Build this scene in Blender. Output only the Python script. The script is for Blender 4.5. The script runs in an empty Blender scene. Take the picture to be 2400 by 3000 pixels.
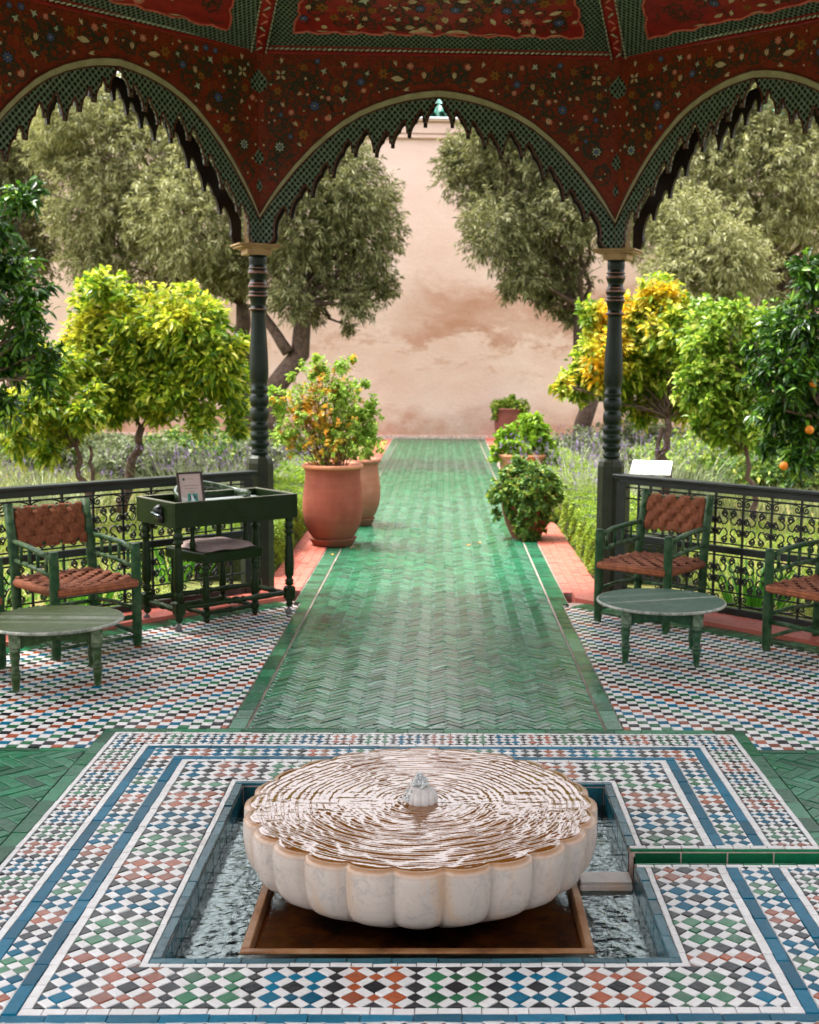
import bpy, bmesh, math, random
import numpy as np
from mathutils import Vector, Matrix, noise as mnoise
random.seed(7); RNG = np.random.default_rng(7)
S = bpy.context.scene
COL = S.collection
PI = math.pi

# ------------------------------------------------------------------ camera
CAMP = Vector((0.0567, -4.0311, 1.6871)); YAW, PITCH, ROLL = 0.0273, 0.1241, 0.0119
FPX, PPX = 3633.2, 1390.4            # focal length and principal point, in pixels of the 2400 px wide photo
_cy, _sy, _cp, _sp = math.cos(YAW), math.sin(YAW), math.cos(PITCH), math.sin(PITCH)
FWD = Vector((_sy*_cp, _cy*_cp, -_sp)); _r = Vector((_cy, -_sy, 0)); _u = _r.cross(FWD)
RGT = math.cos(ROLL)*_r + math.sin(ROLL)*_u; UPV = -math.sin(ROLL)*_r + math.cos(ROLL)*_u
cam = bpy.data.cameras.new('camera'); camo = bpy.data.objects.new('camera', cam); COL.objects.link(camo)
M = Matrix((RGT, UPV, -FWD)).transposed().to_4x4(); M.translation = CAMP
camo.matrix_world = M
cam.sensor_fit = 'HORIZONTAL'; cam.sensor_width = 36.0; cam.lens = 36.0*FPX/2400
cam.shift_x = -(PPX-1200)/2400; cam.clip_start = 0.05; cam.clip_end = 400
cam.dof.use_dof = True; cam.dof.focus_distance = 4.5; cam.dof.aperture_fstop = 6.3
S.camera = camo
def proj(p):
    d = Vector(p)-CAMP; z = d.dot(FWD)
    if z < 0.05: return None
    return (PPX+FPX*d.dot(RGT)/z, 1500-FPX*d.dot(UPV)/z, z)
DS = 2400/1725
def at(xd, yd, Y):
    """place seen at a spot of the picture, at distance Y into the garden"""
    d = FWD + (xd*DS-PPX)/FPX*RGT - (yd*DS-1500)/FPX*UPV
    return CAMP + d*((Y-CAMP.y)/d.y)

# ------------------------------------------------------------------ world, sun, exposure
W = bpy.data.worlds.new('World'); S.world = W; W.use_nodes = True
nt = W.node_tree; nt.nodes.clear()
sky = nt.nodes.new('ShaderNodeTexSky'); sky.sky_type = 'NISHITA'; sky.sun_disc = False
SUN_EL, SUN_AZ = math.radians(66), math.radians(288)      # azimuth clockwise from +Y
sky.sun_elevation = SUN_EL; sky.sun_rotation = SUN_AZ
sky.air_density = 1.0; sky.dust_density = 4.5; sky.ozone_density = 1.0
hs = nt.nodes.new('ShaderNodeHueSaturation'); hs.inputs['Saturation'].default_value = 0.18
bg = nt.nodes.new('ShaderNodeBackground'); bg.inputs[1].default_value = 0.15
wo = nt.nodes.new('ShaderNodeOutputWorld')
nt.links.new(sky.outputs[0], hs.inputs['Color']); nt.links.new(hs.outputs[0], bg.inputs[0]); nt.links.new(bg.outputs[0], wo.inputs[0])
sl = bpy.data.lights.new('sun', 'SUN'); sl.energy = 1.2; sl.angle = math.radians(12); sl.color = (1.0, 0.96, 0.91)
so = bpy.data.objects.new('sun', sl); COL.objects.link(so)
sd = Vector((math.sin(SUN_AZ)*math.cos(SUN_EL), math.cos(SUN_AZ)*math.cos(SUN_EL), math.sin(SUN_EL)))
so.rotation_euler = sd.to_track_quat('Z', 'Y').to_euler(); so.location = (0, 0, 12)
S.view_settings.view_transform = 'Standard'; S.view_settings.look = 'None'
S.view_settings.gamma = 1.0; S.view_settings.use_curve_mapping = False
S.view_settings.exposure = 2.5
S.render.engine = 'CYCLES'
S.cycles.use_denoising = True
S.cycles.max_bounces = 8; S.cycles.diffuse_bounces = 4; S.cycles.glossy_bounces = 4
S.cycles.transmission_bounces = 6; S.cycles.transparent_max_bounces = 12
S.cycles.caustics_reflective = False; S.cycles.caustics_refractive = False
S.cycles.sample_clamp_indirect = 6.0

# ------------------------------------------------------------------ helpers
def link(o, parent=None):
    COL.objects.link(o)
    if parent is not None: o.parent = parent
    return o
def tag(o, label=None, cat=None, group=None, kind=None):
    if label: o['label'] = label
    if cat: o['category'] = cat
    if group: o['group'] = group
    if kind: o['kind'] = kind
    return o
def empty(name, loc=(0, 0, 0), rz=0.0, parent=None):
    o = bpy.data.objects.new(name, None); o.location = loc; o.rotation_euler = (0, 0, rz)
    o.empty_display_size = 0.1
    return link(o, parent)
def copy_tree(o, parent=None):
    c = o.copy(); COL.objects.link(c)
    if parent is not None: c.parent = parent
    for ch in list(o.children): copy_tree(ch, c)
    return c

class B:
    """collects faces and links them as ONE mesh object"""
    def __init__(s): s.v = []; s.f = []; s.m = []; s.mi = 0; s.X = None; s.sm = []; s.smooth = False
    def add(s, vs, fs):
        n = len(s.v)
        if s.X is not None: vs = [s.X @ Vector(v) for v in vs]
        s.v.extend([tuple(v) for v in vs])
        for f in fs:
            s.f.append(tuple(i+n for i in f)); s.m.append(s.mi); s.sm.append(s.smooth)
        return s
    def box(s, c, d, bev=0.0):
        x, y, z = c; a, b, h = d[0]/2, d[1]/2, d[2]/2
        if bev <= 0:
            vs = [(x+i*a, y+j*b, z+k*h) for k in (-1, 1) for j in (-1, 1) for i in (-1, 1)]
            return s.add(vs, [(0, 2, 3, 1), (4, 5, 7, 6), (0, 1, 5, 4), (2, 6, 7, 3), (0, 4, 6, 2), (1, 3, 7, 5)])
        vs = []; q = bev
        for k in (-1, 1):
            for j in (-1, 1):
                for i in (-1, 1):
                    vs += [(x+i*(a-q), y+j*(b-q), z+k*h), (x+i*(a-q), y+j*b, z+k*(h-q)), (x+i*a, y+j*(b-q), z+k*(h-q))]
        I = lambda i, j, k, t: ((k > 0)*4+(j > 0)*2+(i > 0))*3+t
        fs = []
        for k in (-1, 1): fs.append([I(-1, -1, k, 0), I(1, -1, k, 0), I(1, 1, k, 0), I(-1, 1, k, 0)][::k])
        for j in (-1, 1): fs.append([I(-1, j, -1, 1), I(-1, j, 1, 1), I(1, j, 1, 1), I(1, j, -1, 1)][::j])
        for i in (-1, 1): fs.append([I(i, -1, -1, 2), I(i, 1, -1, 2), I(i, 1, 1, 2), I(i, -1, 1, 2)][::i])
        for k in (-1, 1):
            for j in (-1, 1): fs.append([I(-1, j, k, 0), I(-1, j, k, 1), I(1, j, k, 1), I(1, j, k, 0)][::-j*k])
            for i in (-1, 1): fs.append([I(i, -1, k, 0), I(i, -1, k, 2), I(i, 1, k, 2), I(i, 1, k, 0)][::i*k])
        for j in (-1, 1):
            for i in (-1, 1): fs.append([I(i, j, -1, 1), I(i, j, -1, 2), I(i, j, 1, 2), I(i, j, 1, 1)][::-i*j])
        for k in (-1, 1):
            for j in (-1, 1):
                for i in (-1, 1): fs.append([I(i, j, k, 0), I(i, j, k, 1), I(i, j, k, 2)][::-i*j*k])
        return s.add(vs, fs)
    def lathe(s, prof, seg=24, o=(0, 0, 0), cap=True, rfun=None):
        vs = []; fs = []; n = len(prof)
        for r, z in prof:
            for i in range(seg):
                t = 2*PI*i/seg; rr = r*(rfun(t, z) if rfun else 1)
                vs.append((o[0]+rr*math.cos(t), o[1]+rr*math.sin(t), o[2]+z))
        for j in range(n-1):
            for i in range(seg):
                k = (i+1) % seg
                fs.append((j*seg+i, j*seg+k, (j+1)*seg+k, (j+1)*seg+i))
        if cap:
            fs.append(tuple(range(seg))[::-1]); fs.append(tuple(range((n-1)*seg, n*seg)))
        return s.add(vs, fs)
    def tube(s, pts, r, seg=8, cap=True, flat=1.0):
        P = [Vector(p) for p in pts]; n = len(P)
        rs = list(r) if hasattr(r, '__len__') else [r]*n
        T = [(P[min(i+1, n-1)]-P[max(i-1, 0)]).normalized() for i in range(n)]
        up = Vector((0, 0, 1)) if abs(T[0].z) < 0.9 else Vector((1, 0, 0))
        N = T[0].cross(up).normalized(); vs = []; fs = []
        for i in range(n):
            N = (N-T[i]*N.dot(T[i]))
            N = N.normalized() if N.length > 1e-6 else T[i].orthogonal().normalized()
            Bn = T[i].cross(N)
            for k in range(seg):
                a = 2*PI*k/seg
                vs.append(P[i]+rs[i]*(math.cos(a)*N+flat*math.sin(a)*Bn))
        for i in range(n-1):
            for k in range(seg):
                l = (k+1) % seg
                fs.append((i*seg+k, i*seg+l, (i+1)*seg+l, (i+1)*seg+k))
        if cap:
            fs.append(tuple(range(seg))[::-1]); fs.append(tuple(range((n-1)*seg, n*seg)))
        return s.add(vs, fs)
    def prism(s, poly, z0, z1):
        n = len(poly)
        vs = [(x, y, z0) for x, y in poly]+[(x, y, z1) for x, y in poly]
        fs = [tuple(range(n))[::-1], tuple(range(n, 2*n))]+[(i, (i+1) % n, n+(i+1) % n, n+i) for i in range(n)]
        return s.add(vs, fs)
    def mesh(s, name, mats):
        me = bpy.data.meshes.new(name); me.from_pydata(s.v, [], s.f)
        for m in (mats if isinstance(mats, (list, tuple)) else [mats]): me.materials.append(m)
        if len(s.f) == len(me.polygons):
            me.polygons.foreach_set('material_index', s.m)
            me.polygons.foreach_set('use_smooth', s.sm)
        me.update(); return me
    def build(s, name, mats, parent=None, loc=(0, 0, 0), rot=(0, 0, 0), kind=None):
        o = bpy.data.objects.new(name, s.mesh(name, mats)); o.location = loc; o.rotation_euler = rot
        if kind: o['kind'] = kind
        return link(o, parent)
def bb(smooth=False, X=None):
    b = B(); b.smooth = smooth; b.X = X; return b
def inst(name, me, parent, loc=(0, 0, 0), rot=(0, 0, 0), sc=None):
    o = bpy.data.objects.new(name, me); o.location = loc; o.rotation_euler = rot
    if sc: o.scale = sc
    return link(o, parent)
def np_mesh(name, V, F, mats, smooth=False):
    """V (n,3), F (m,k) of equal sided faces"""
    me = bpy.data.meshes.new(name); V = np.asarray(V, np.float32); F = np.asarray(F, np.int32)
    m, k = F.shape
    me.vertices.add(len(V)); me.vertices.foreach_set('co', V.ravel())
    me.loops.add(m*k); me.loops.foreach_set('vertex_index', F.ravel())
    me.polygons.add(m); me.polygons.foreach_set('loop_start', np.arange(0, m*k, k, dtype=np.int32))
    me.polygons.foreach_set('use_smooth', np.full(m, smooth))
    for q in (mats if isinstance(mats, (list, tuple)) else [mats]): me.materials.append(q)
    me.update(calc_edges=True); me.validate(); return me

# ------------------------------------------------------------------ materials
class NT:
    def __init__(s, name):
        s.m = bpy.data.materials.new(name); s.m.use_nodes = True; s.t = s.m.node_tree; s.t.nodes.clear()
        s.out = s.n('ShaderNodeOutputMaterial')
    def n(s, typ, **kw):
        o = s.t.nodes.new(typ)
        for k, v in kw.items(): setattr(o, k, v)
        return o
    def l(s, a, b): s.t.links.new(a, b)
    def co(s, kind='Object', scale=(1, 1, 1), rot=(0, 0, 0)):
        tc = s.n('ShaderNodeTexCoord'); mp = s.n('ShaderNodeMapping')
        mp.inputs['Scale'].default_value = scale; mp.inputs['Rotation'].default_value = rot
        s.l(tc.outputs[kind], mp.inputs[0]); return mp.outputs[0]
    def pos(s):
        return s.n('ShaderNodeNewGeometry').outputs['Position']
    def noise(s, vec, scale, detail=3, rough=0.55, dist=0.0):
        o = s.n('ShaderNodeTexNoise'); o.inputs['Scale'].default_value = scale; o.inputs['Detail'].default_value = detail
        o.inputs['Roughness'].default_value = rough; o.inputs['Distortion'].default_value = dist
        if vec is not None: s.l(vec, o.inputs['Vector'])
        return o.outputs['Fac']
    def ramp(s, fac, stops, interp='LINEAR'):
        o = s.n('ShaderNodeValToRGB'); cr = o.color_ramp; cr.interpolation = interp
        while len(cr.elements) < len(stops): cr.elements.new(0.5)
        for e, (p, c) in zip(cr.elements, stops):
            e.position = p; e.color = (*c, 1) if len(c) == 3 else c
        s.l(fac, o.inputs[0]); return o.outputs[0]
    def fr(s, fac, lo, hi, a=0.0, b=1.0):
        o = s.n('ShaderNodeMapRange'); o.inputs[1].default_value = lo; o.inputs[2].default_value = hi
        o.inputs[3].default_value = a; o.inputs[4].default_value = b; s.l(fac, o.inputs[0]); return o.outputs[0]
    def mix(s, fac, a, b, mode='MIX'):
        o = s.n('ShaderNodeMix', data_type='RGBA', blend_type=mode)
        for i, x in ((0, fac), (6, a), (7, b)):
            if isinstance(x, (int, float)): o.inputs[i].default_value = x
            elif isinstance(x, tuple): o.inputs[i].default_value = (*x, 1) if len(x) == 3 else x
            else: s.l(x, o.inputs[i])
        return o.outputs[2]
    def math(s, op, a, b=None, c=None):
        o = s.n('ShaderNodeMath', operation=op)
        for i, x in ((0, a), (1, b), (2, c)):
            if x is None: continue
            if isinstance(x, (int, float)): o.inputs[i].default_value = x
            else: s.l(x, o.inputs[i])
        return o.outputs[0]
    def rnd(s):
        g = s.n('ShaderNodeNewGeometry').outputs['Random Per Island']; q = s.n('ShaderNodeObjectInfo').outputs['Random']
        return s.math('FRACT', s.math('ADD', g, q))
    def bump(s, h, strength=0.3, dist=0.01):
        o = s.n('ShaderNodeBump'); o.inputs['Strength'].default_value = strength; o.inputs['Distance'].default_value = dist
        s.l(h, o.inputs['Height']); return o.outputs[0]
    def bsdf(s, col, rough=0.5, normal=None, spec=0.5, coat=0.0, metal=0.0):
        p = s.n('ShaderNodeBsdfPrincipled')
        for k, x in (('Base Color', col), ('Roughness', rough), ('Metallic', metal), ('Specular IOR Level', spec), ('Coat Weight', coat)):
            if isinstance(x, (int, float)): p.inputs[k].default_value = x
            elif isinstance(x, tuple): p.inputs[k].default_value = (*x, 1)
            else: s.l(x, p.inputs[k])
        p.inputs['Coat Roughness'].default_value = 0.12
        if normal is not None: s.l(normal, p.inputs['Normal'])
        s.p = p; return p
    def done(s, sh=None):
        s.l((sh or s.p).outputs[0], s.out.inputs[0]); return s.m

def glaze(name, c, c2=None, rough=(0.14, 0.38), spread=0.35, wear=0.5, wearcol=None, spec=0.34):
    """hand made glazed tile: shade differs from tile to tile, crazed and chipped here and there"""
    t = NT(name); P = t.pos(); r = t.rnd()
    c2 = c2 or tuple(x*0.6 for x in c)
    base = t.mix(t.fr(r, 0, 1, 0, 1), tuple(x*(1-spread*0.6) for x in c), tuple(min(1, x*(1+spread)) for x in c))
    n1 = t.noise(P, 38, 4, 0.6); n2 = t.noise(P, 170, 5, 0.7); n3 = t.noise(P, 7, 2)
    base = t.mix(t.fr(n1, 0.45, 0.75, 0, 0.55), base, c2)
    base = t.mix(t.fr(t.noise(P, 1.7, 4, 0.6), 0.48, 0.7, 0, 0.35), base, tuple(x*0.72+y for x, y in zip(c, (0.012, 0.006, 0.004))))
    wc = wearcol or tuple(min(1, x*0.5+0.22) for x in c)
    worn = t.math('MULTIPLY', t.fr(n2, 0.56, 0.66), t.fr(n1, 0.35, 0.6, 0, wear))
    base = t.mix(worn, base, wc)
    pit = t.fr(t.noise(P, 260, 2), 0.70, 0.76)
    base = t.mix(t.math('MULTIPLY', pit, 0.8), base, (0.16, 0.09, 0.07))
    rg = t.math('ADD', t.fr(n1, 0.3, 0.7, rough[0], rough[1]), t.math('MULTIPLY', worn, 0.25))
    h = t.math('ADD', t.math('MULTIPLY', n1, 0.6), t.math('MULTIPLY', n2, 0.25))
    t.bsdf(base, rg, t.bump(h, 0.35, 0.006), spec); return t.done()
def wood(name, c, rough=0.4, worn=None, wamt=0.4, grain=(3, 3, 30), coat=0.0):
    t = NT(name); v = t.co('Object'); v2 = t.co('Object', grain)
    n = t.noise(v, 9, 4); g = t.noise(v2, 6, 4, 0.6)
    base = t.mix(t.fr(g, 0.3, 0.7), tuple(x*0.62 for x in c), tuple(x*1.3 for x in c))
    base = t.mix(t.fr(n, 0.4, 0.7, 0, 0.5), base, tuple(x*0.7+0.006 for x in c))
    if worn:
        pt = t.n('ShaderNodeNewGeometry').outputs['Pointiness']
        k = t.math('MULTIPLY', t.fr(t.noise(v, 38, 5, 0.7), 0.53, 0.64), wamt)
        e = t.math('MULTIPLY', t.fr(pt, 0.53, 0.6), t.fr(t.noise(v, 22, 3), 0.4, 0.65, 0, 0.9))
        base = t.mix(t.math('MAXIMUM', k, e), base, worn)
    t.bsdf(base, t.fr(n, 0.3, 0.7, rough*0.75, rough*1.25), t.bump(g, 0.12, 0.004), 0.14, coat); return t.done()
def plain(name, c, rough=0.5, sc=20, var=0.35, bump=0.15, coat=0.0, metal=0.0, c2=None, spec=0.28):
    t = NT(name); v = t.co('Object'); n = t.noise(v, sc, 4, 0.6); n2 = t.noise(v, sc*6, 3)
    base = t.mix(t.fr(n, 0.3, 0.7), tuple(x*(1-var) for x in c), c2 or tuple(min(1, x*(1+var)) for x in c))
    t.bsdf(base, t.fr(n2, 0.3, 0.7, rough*0.8, min(1, rough*1.2)), t.bump(n2, bump, 0.004), spec, coat, metal); return t.done()
def leafmat(name, stops, transl=0.35, rough=0.42, patch=None, patchscale=0.9, lo=0.52, hi=0.62, gloss=0.32):
    """leaves: each has its own shade; patch = colour of yellowed clusters"""
    t = NT(name); r = t.rnd(); col = t.ramp(r, stops)
    if patch:
        k = t.fr(t.noise(t.co('Object'), patchscale, 2), lo, hi)
        k = t.math('MULTIPLY', k, t.fr(t.math('FRACT', t.math('MULTIPLY', r, 7.3)), 0.15, 0.3, 0, 1))
        col = t.mix(k, col, t.mix(t.math('FRACT', t.math('MULTIPLY', r, 3.7)), patch[0], patch[1]))
    p = t.bsdf(col, rough, None, gloss)
    tr = t.n('ShaderNodeBsdfTranslucent'); t.l(t.mix(0.4, col, (1.0, 1.0, 0.25), 'MULTIPLY'), tr.inputs[0])
    tr2 = t.n('ShaderNodeMixShader'); tr2.inputs[0].default_value = transl
    t.l(p.outputs[0], tr2.inputs[1]); t.l(tr.outputs[0], tr2.inputs[2]); return t.done(tr2)

WHITE = glaze('white_glaze', (0.62, 0.585, 0.57), (0.53, 0.475, 0.455), (0.16, 0.32), 0.08, 0.4, (0.45, 0.38, 0.36))
BLACK = glaze('black_glaze', (0.011, 0.012, 0.014), (0.022, 0.020, 0.024), (0.08, 0.24), 0.5, 0.15, (0.10, 0.09, 0.11), 0.15)
BLUE = glaze('blue_glaze', (0.001, 0.088, 0.150), (0.001, 0.062, 0.110), (0.06, 0.20), 0.5, 0.12, (0.02, 0.17, 0.23), 0.06)
GREEN = glaze('green_glaze', (0.009, 0.105, 0.040), (0.005, 0.050, 0.020), (0.09, 0.28), 0.6, 0.18, (0.13, 0.30, 0.19), 0.25)
RUST = glaze('rust_glaze', (0.25, 0.050, 0.013), (0.14, 0.028, 0.009), (0.10, 0.26), 0.4, 0.2, (0.36, 0.17, 0.11), 0.25)
PATHG = glaze('path_green_glaze', (0.009, 0.098, 0.042), (0.004, 0.042, 0.020), (0.09, 0.28), 0.8, 0.35, (0.14, 0.27, 0.18), 0.85)
TEAL = glaze('teal_glaze', (0.004, 0.066, 0.090), (0.005, 0.028, 0.040), (0.10, 0.30), 0.5, 0.25, (0.12, 0.22, 0.22), 0.25)
PINK = glaze('pink_glaze', (0.44, 0.105, 0.072), (0.32, 0.065, 0.045), (0.3, 0.55), 0.25, 0.5, (0.58, 0.30, 0.22))
SIDEG = glaze('deep_green_glaze', (0.007, 0.098, 0.040), (0.004, 0.048, 0.022), (0.09, 0.28), 0.7, 0.2, (0.12, 0.25, 0.16), 0.14)
COLM = {'Q': SIDEG, 'W': WHITE, 'K': BLACK, 'B': BLUE, 'G': GREEN, 'R': RUST, 'P': PATHG, 'T': TEAL, 'N': PINK}
def grout_mat():
    t = NT('grout'); P = t.pos(); n = t.noise(P, 30, 4); n2 = t.noise(P, 3, 2)
    c = t.mix(t.fr(n, 0.3, 0.7), (0.30, 0.19, 0.155), (0.44, 0.32, 0.28)); c = t.mix(t.fr(n2, 0.4, 0.7, 0, 0.4), c, (0.2, 0.15, 0.13))
    t.bsdf(c, 0.8, t.bump(t.noise(P, 300, 3), 0.3, 0.002), 0.3); return t.done()
GROUT = grout_mat()

# ------------------------------------------------------------------ tiled floors
def clip(poly, a, b, c):
    """keep the side a*x+b*y <= c"""
    out = []; n = len(poly)
    for i in range(n):
        p, q = poly[i], poly[(i+1) % n]; dp = a*p[0]+b*p[1]-c; dq = a*q[0]+b*q[1]-c
        if dp <= 1e-9: out.append(p)
        if (dp < -1e-9 and dq > 1e-9) or (dp > 1e-9 and dq < -1e-9):
            t = dp/(dp-dq); out.append((p[0]+t*(q[0]-p[0]), p[1]+t*(q[1]-p[1])))
    return out
def clips(poly, hs):
    for h in hs:
        if len(poly) < 3: return []
        poly = clip(poly, *h)
    return poly if len(poly) >= 3 else []
def area(p): return 0.5*sum(p[i][0]*p[(i+1) % len(p)][1]-p[(i+1) % len(p)][0]*p[i][1] for i in range(len(p)))
def shrink(p, d):
    """inset of a convex counter-clockwise polygon"""
    n = len(p); L = []
    for i in range(n):
        x0, y0 = p[i]; x1, y1 = p[(i+1) % n]; dx, dy = x1-x0, y1-y0; l = math.hypot(dx, dy)
        if l < 1e-7: continue
        nx, ny = -dy/l, dx/l; L.append((nx, ny, nx*x0+ny*y0+d))
    n = len(L); out = []
    for i in range(n):
        a1, b1, c1 = L[i-1]; a2, b2, c2 = L[i]; D = a1*b2-a2*b1
        if abs(D) < 1e-6: continue
        out.append(((c1*b2-c2*b1)/D, (a1*c2-a2*c1)/D))
    return out
TILES = {}
HOLES = []                 # rectangles (x0,x1,y0,y1) no tile of a layer may enter
def tile(layer, name, poly, m, z=0.0, h=0.006, gap=0.0011):
    a = area(poly)
    if abs(a) < 3e-5: return
    if a < 0: poly = poly[::-1]
    TILES.setdefault((layer, name), []).append((poly, m, z, h, gap))
def tile_geo(poly, h, gap, bev):
    o = shrink(poly, gap)
    if len(o) < 3 or area(o) < 1e-5: return None
    t = shrink(o, bev)
    if len(t) != len(o) or area(t) < 2e-6: t = o
    n = len(o)
    vs = [(x, y, -0.004) for x, y in o]+[(x, y, h-bev*0.7) for x, y in o]+[(x, y, h) for x, y in t]
    fs = [tuple(range(2*n, 3*n))]
    for i in range(n):
        k = (i+1) % n; fs += [(i, k, n+k, n+i), (n+i, n+k, 2*n+k, 2*n+i)]
    return vs, fs
def lay_tiles(layer, parent, limit=300, tilt=0.010, jit=0.0008):
    for (ly, name), L in TILES.items():
        if ly != layer: continue
        sc = []
        for i, (poly, m, z, h, gap) in enumerate(L):
            cx = sum(p[0] for p in poly)/len(poly); cy = sum(p[1] for p in poly)/len(poly); q = proj((cx, cy, z))
            vis = q is not None and -30 < q[0] < 2430 and -30 < q[1] < 3030
            sc.append((abs(area(poly))/(q[2]**3) if vis else -1, i))
        sc.sort(reverse=True); cache = {}; batch = {}
        single = {i for k, (s, i) in enumerate(sc) if k < limit and s > 0}
        for i, (poly, m, z, h, gap) in enumerate(L):
            cx = sum(p[0] for p in poly)/len(poly); cy = sum(p[1] for p in poly)/len(poly)
            loc = [(x-cx, y-cy) for x, y in poly]
            rx, ry, rz = random.gauss(0, tilt), random.gauss(0, tilt), random.gauss(0, 0.010); dz = random.gauss(0, jit)
            if i in single:
                key = (m, tuple((round(x, 4), round(y, 4)) for x, y in loc), h)
                me = cache.get(key)
                if me is None:
                    g = tile_geo(loc, h, gap, 0.0016)
                    if g is None: continue
                    b = bb(); b.add(*g); me = cache[key] = b.mesh(name, COLM[m])
                inst(name, me, parent, (cx, cy, z+dz), (rx, ry, rz))
            else:
                g = tile_geo(loc, h, gap, 0.0016)
                if g is None: continue
                bt = batch.get('all')
                if bt is None: bt = batch['all'] = (bb(), [])
                b, ms = bt
                if m not in ms: ms.append(m)
                b.mi = ms.index(m)
                b.add([(cx+x-rz*y, cy+y+rz*x, z+dz+zz-ry*x+rx*y) for x, y, zz in g[0]], g[1])
        for b, ms in batch.values():
            b.build(name, [COLM[m] for m in ms], parent, kind='stuff')
def rect(x0, x1, y0, y1): return [(x0, y0), (x1, y0), (x1, y1), (x0, y1)]
CH0, CH1 = -0.088, 0.098            # the rill on the right, with its lips
def cut_rill(poly, fn):
    if max(p[0] for p in poly) > 0.72 and max(p[1] for p in poly) > CH0 and min(p[1] for p in poly) < CH1:
        for hs in ([(0, 1, CH0)], [(0, -1, -CH1)], [(1, 0, 0.7149)]):
            q = clips(poly, hs)
            if len(hs) and hs[0][0] == 1: q = clips(q, [(0, -1, -CH0), (0, 1, CH1)]) if q else []
            if q and abs(area(q)) > 2e-5: fn(q)
    else: fn(poly)
def ring(layer, name, ro, ri, ln, m):
    w = ro-ri
    def run(fixed, s, lo, hi, horiz):
        x = lo; n = max(1, round((hi-lo)/ln)); st = (hi-lo)/n; cuts = [lo]+[lo+st*(i+random.uniform(-.12, .12)) for i in range(1, n)]+[hi]
        for a, b in zip(cuts, cuts[1:]):
            p = rect(a, b, *sorted((s*ro, s*ri))) if horiz else rect(*sorted((s*ro, s*ri)), a, b)
            cut_rill(p, lambda q: tile(layer, name, q, m))
    for s in (-1, 1):
        run(0, s, -ro, ro, True); run(0, s, -ri, ri, False)
def seq(k, cyc): return cyc[((k+1)//2) % len(cyc)]
def band_star(layer, ro, ri, n_out, wfrac=0.605):
    """crossing white strips: large squares, small squares and white oblongs, on the diagonal"""
    p = ro/n_out; n_in = round(ri/p)
    big = wfrac*2*p/2; sm = (1-wfrac)*2*p/2   # half diagonals
    hs_o = [(1, 0, ro), (-1, 0, ro), (0, 1, ro), (0, -1, ro)]
    def emit(poly, m):
        # keep inside the ring: cut by the four inner sides
        x0, x1 = min(q[0] for q in poly), max(q[0] for q in poly); y0, y1 = min(q[1] for q in poly), max(q[1] for q in poly)
        if x1 > -ri and x0 < ri and y1 > -ri and y0 < ri:
            if x0 > -ri and x1 < ri and y0 > -ri and y1 < ri: return
            if y1 > ri: pc = [(0, -1, -ri)]
            elif y0 < -ri: pc = [(0, 1, -ri)]
            elif x1 > ri: pc = [(-1, 0, -ri)]
            else: pc = [(1, 0, -ri)]
            poly = clips(poly, pc)
        poly = clips(poly, hs_o)
        if poly: cut_rill(poly, lambda q: tile(layer, 'diamond_tile', q, m))
    def colour(u, v, cyc=('B', 'R', 'G')):
        k = (u if abs(v) > n_in else v)
        k = (k+n_out-1)//2
        return seq(k, cyc)
    N = n_out+1
    for u in range(-N, N+1):
        for v in range(-N, N+1):
            if max(abs(u), abs(v)) < n_in-1: continue
            x, y = u*p, v*p
            if (u+v) % 2 == 0:
                m = 'K' if u % 2 == 0 else colour(u, v)
                emit([(x-big, y), (x, y-big), (x+big, y), (x, y+big)], m)
            else:
                horiz = abs(v) > n_in
                a, bq = (u, v) if horiz else (v, u)
                if bq % 2 == 0: m = colour(u, v) if a % 2 else 'K'
                else:
                    c1 = colour(u-1, v) if horiz else colour(u, v-1); c2 = colour(u+1, v) if horiz else colour(u, v+1)
                    m = c1 if c1 == c2 else 'K'
                emit([(x-sm, y), (x, y-sm), (x+sm, y), (x, y+sm)], m)
                # white oblongs lie between big squares, one to the upper right, one to the upper left
            # white oblong centred half way between (u,v) and (u+1,v+1)/(u+1,v-1) of unlike size
    q = 1/math.sqrt(2)
    for u in range(-N, N+1):
        for v in range(-N, N+1):
            if (u+v) % 2: continue
            for du, dv in ((1, 1), (1, -1)):
                # oblong between big square (u,v) and big square (u+du,v+dv)
                cx, cy = (u+du*0.5)*p, (v+dv*0.5)*p
                if max(abs(cx), abs(cy)) > ro+p or max(abs(cx), abs(cy)) < ri-p: continue
                ex, ey = du*q, dv*q; fx, fy = -dv*q, du*q
                hl = (sm*q); hw = (big*q)
                poly = [(cx+ex*sx*hl+fx*sy*hw, cy+ey*sx*hl+fy*sy*hw) for sx, sy in ((-1, -1), (1, -1), (1, 1), (-1, 1))]
                emit(poly, 'W')
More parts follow.
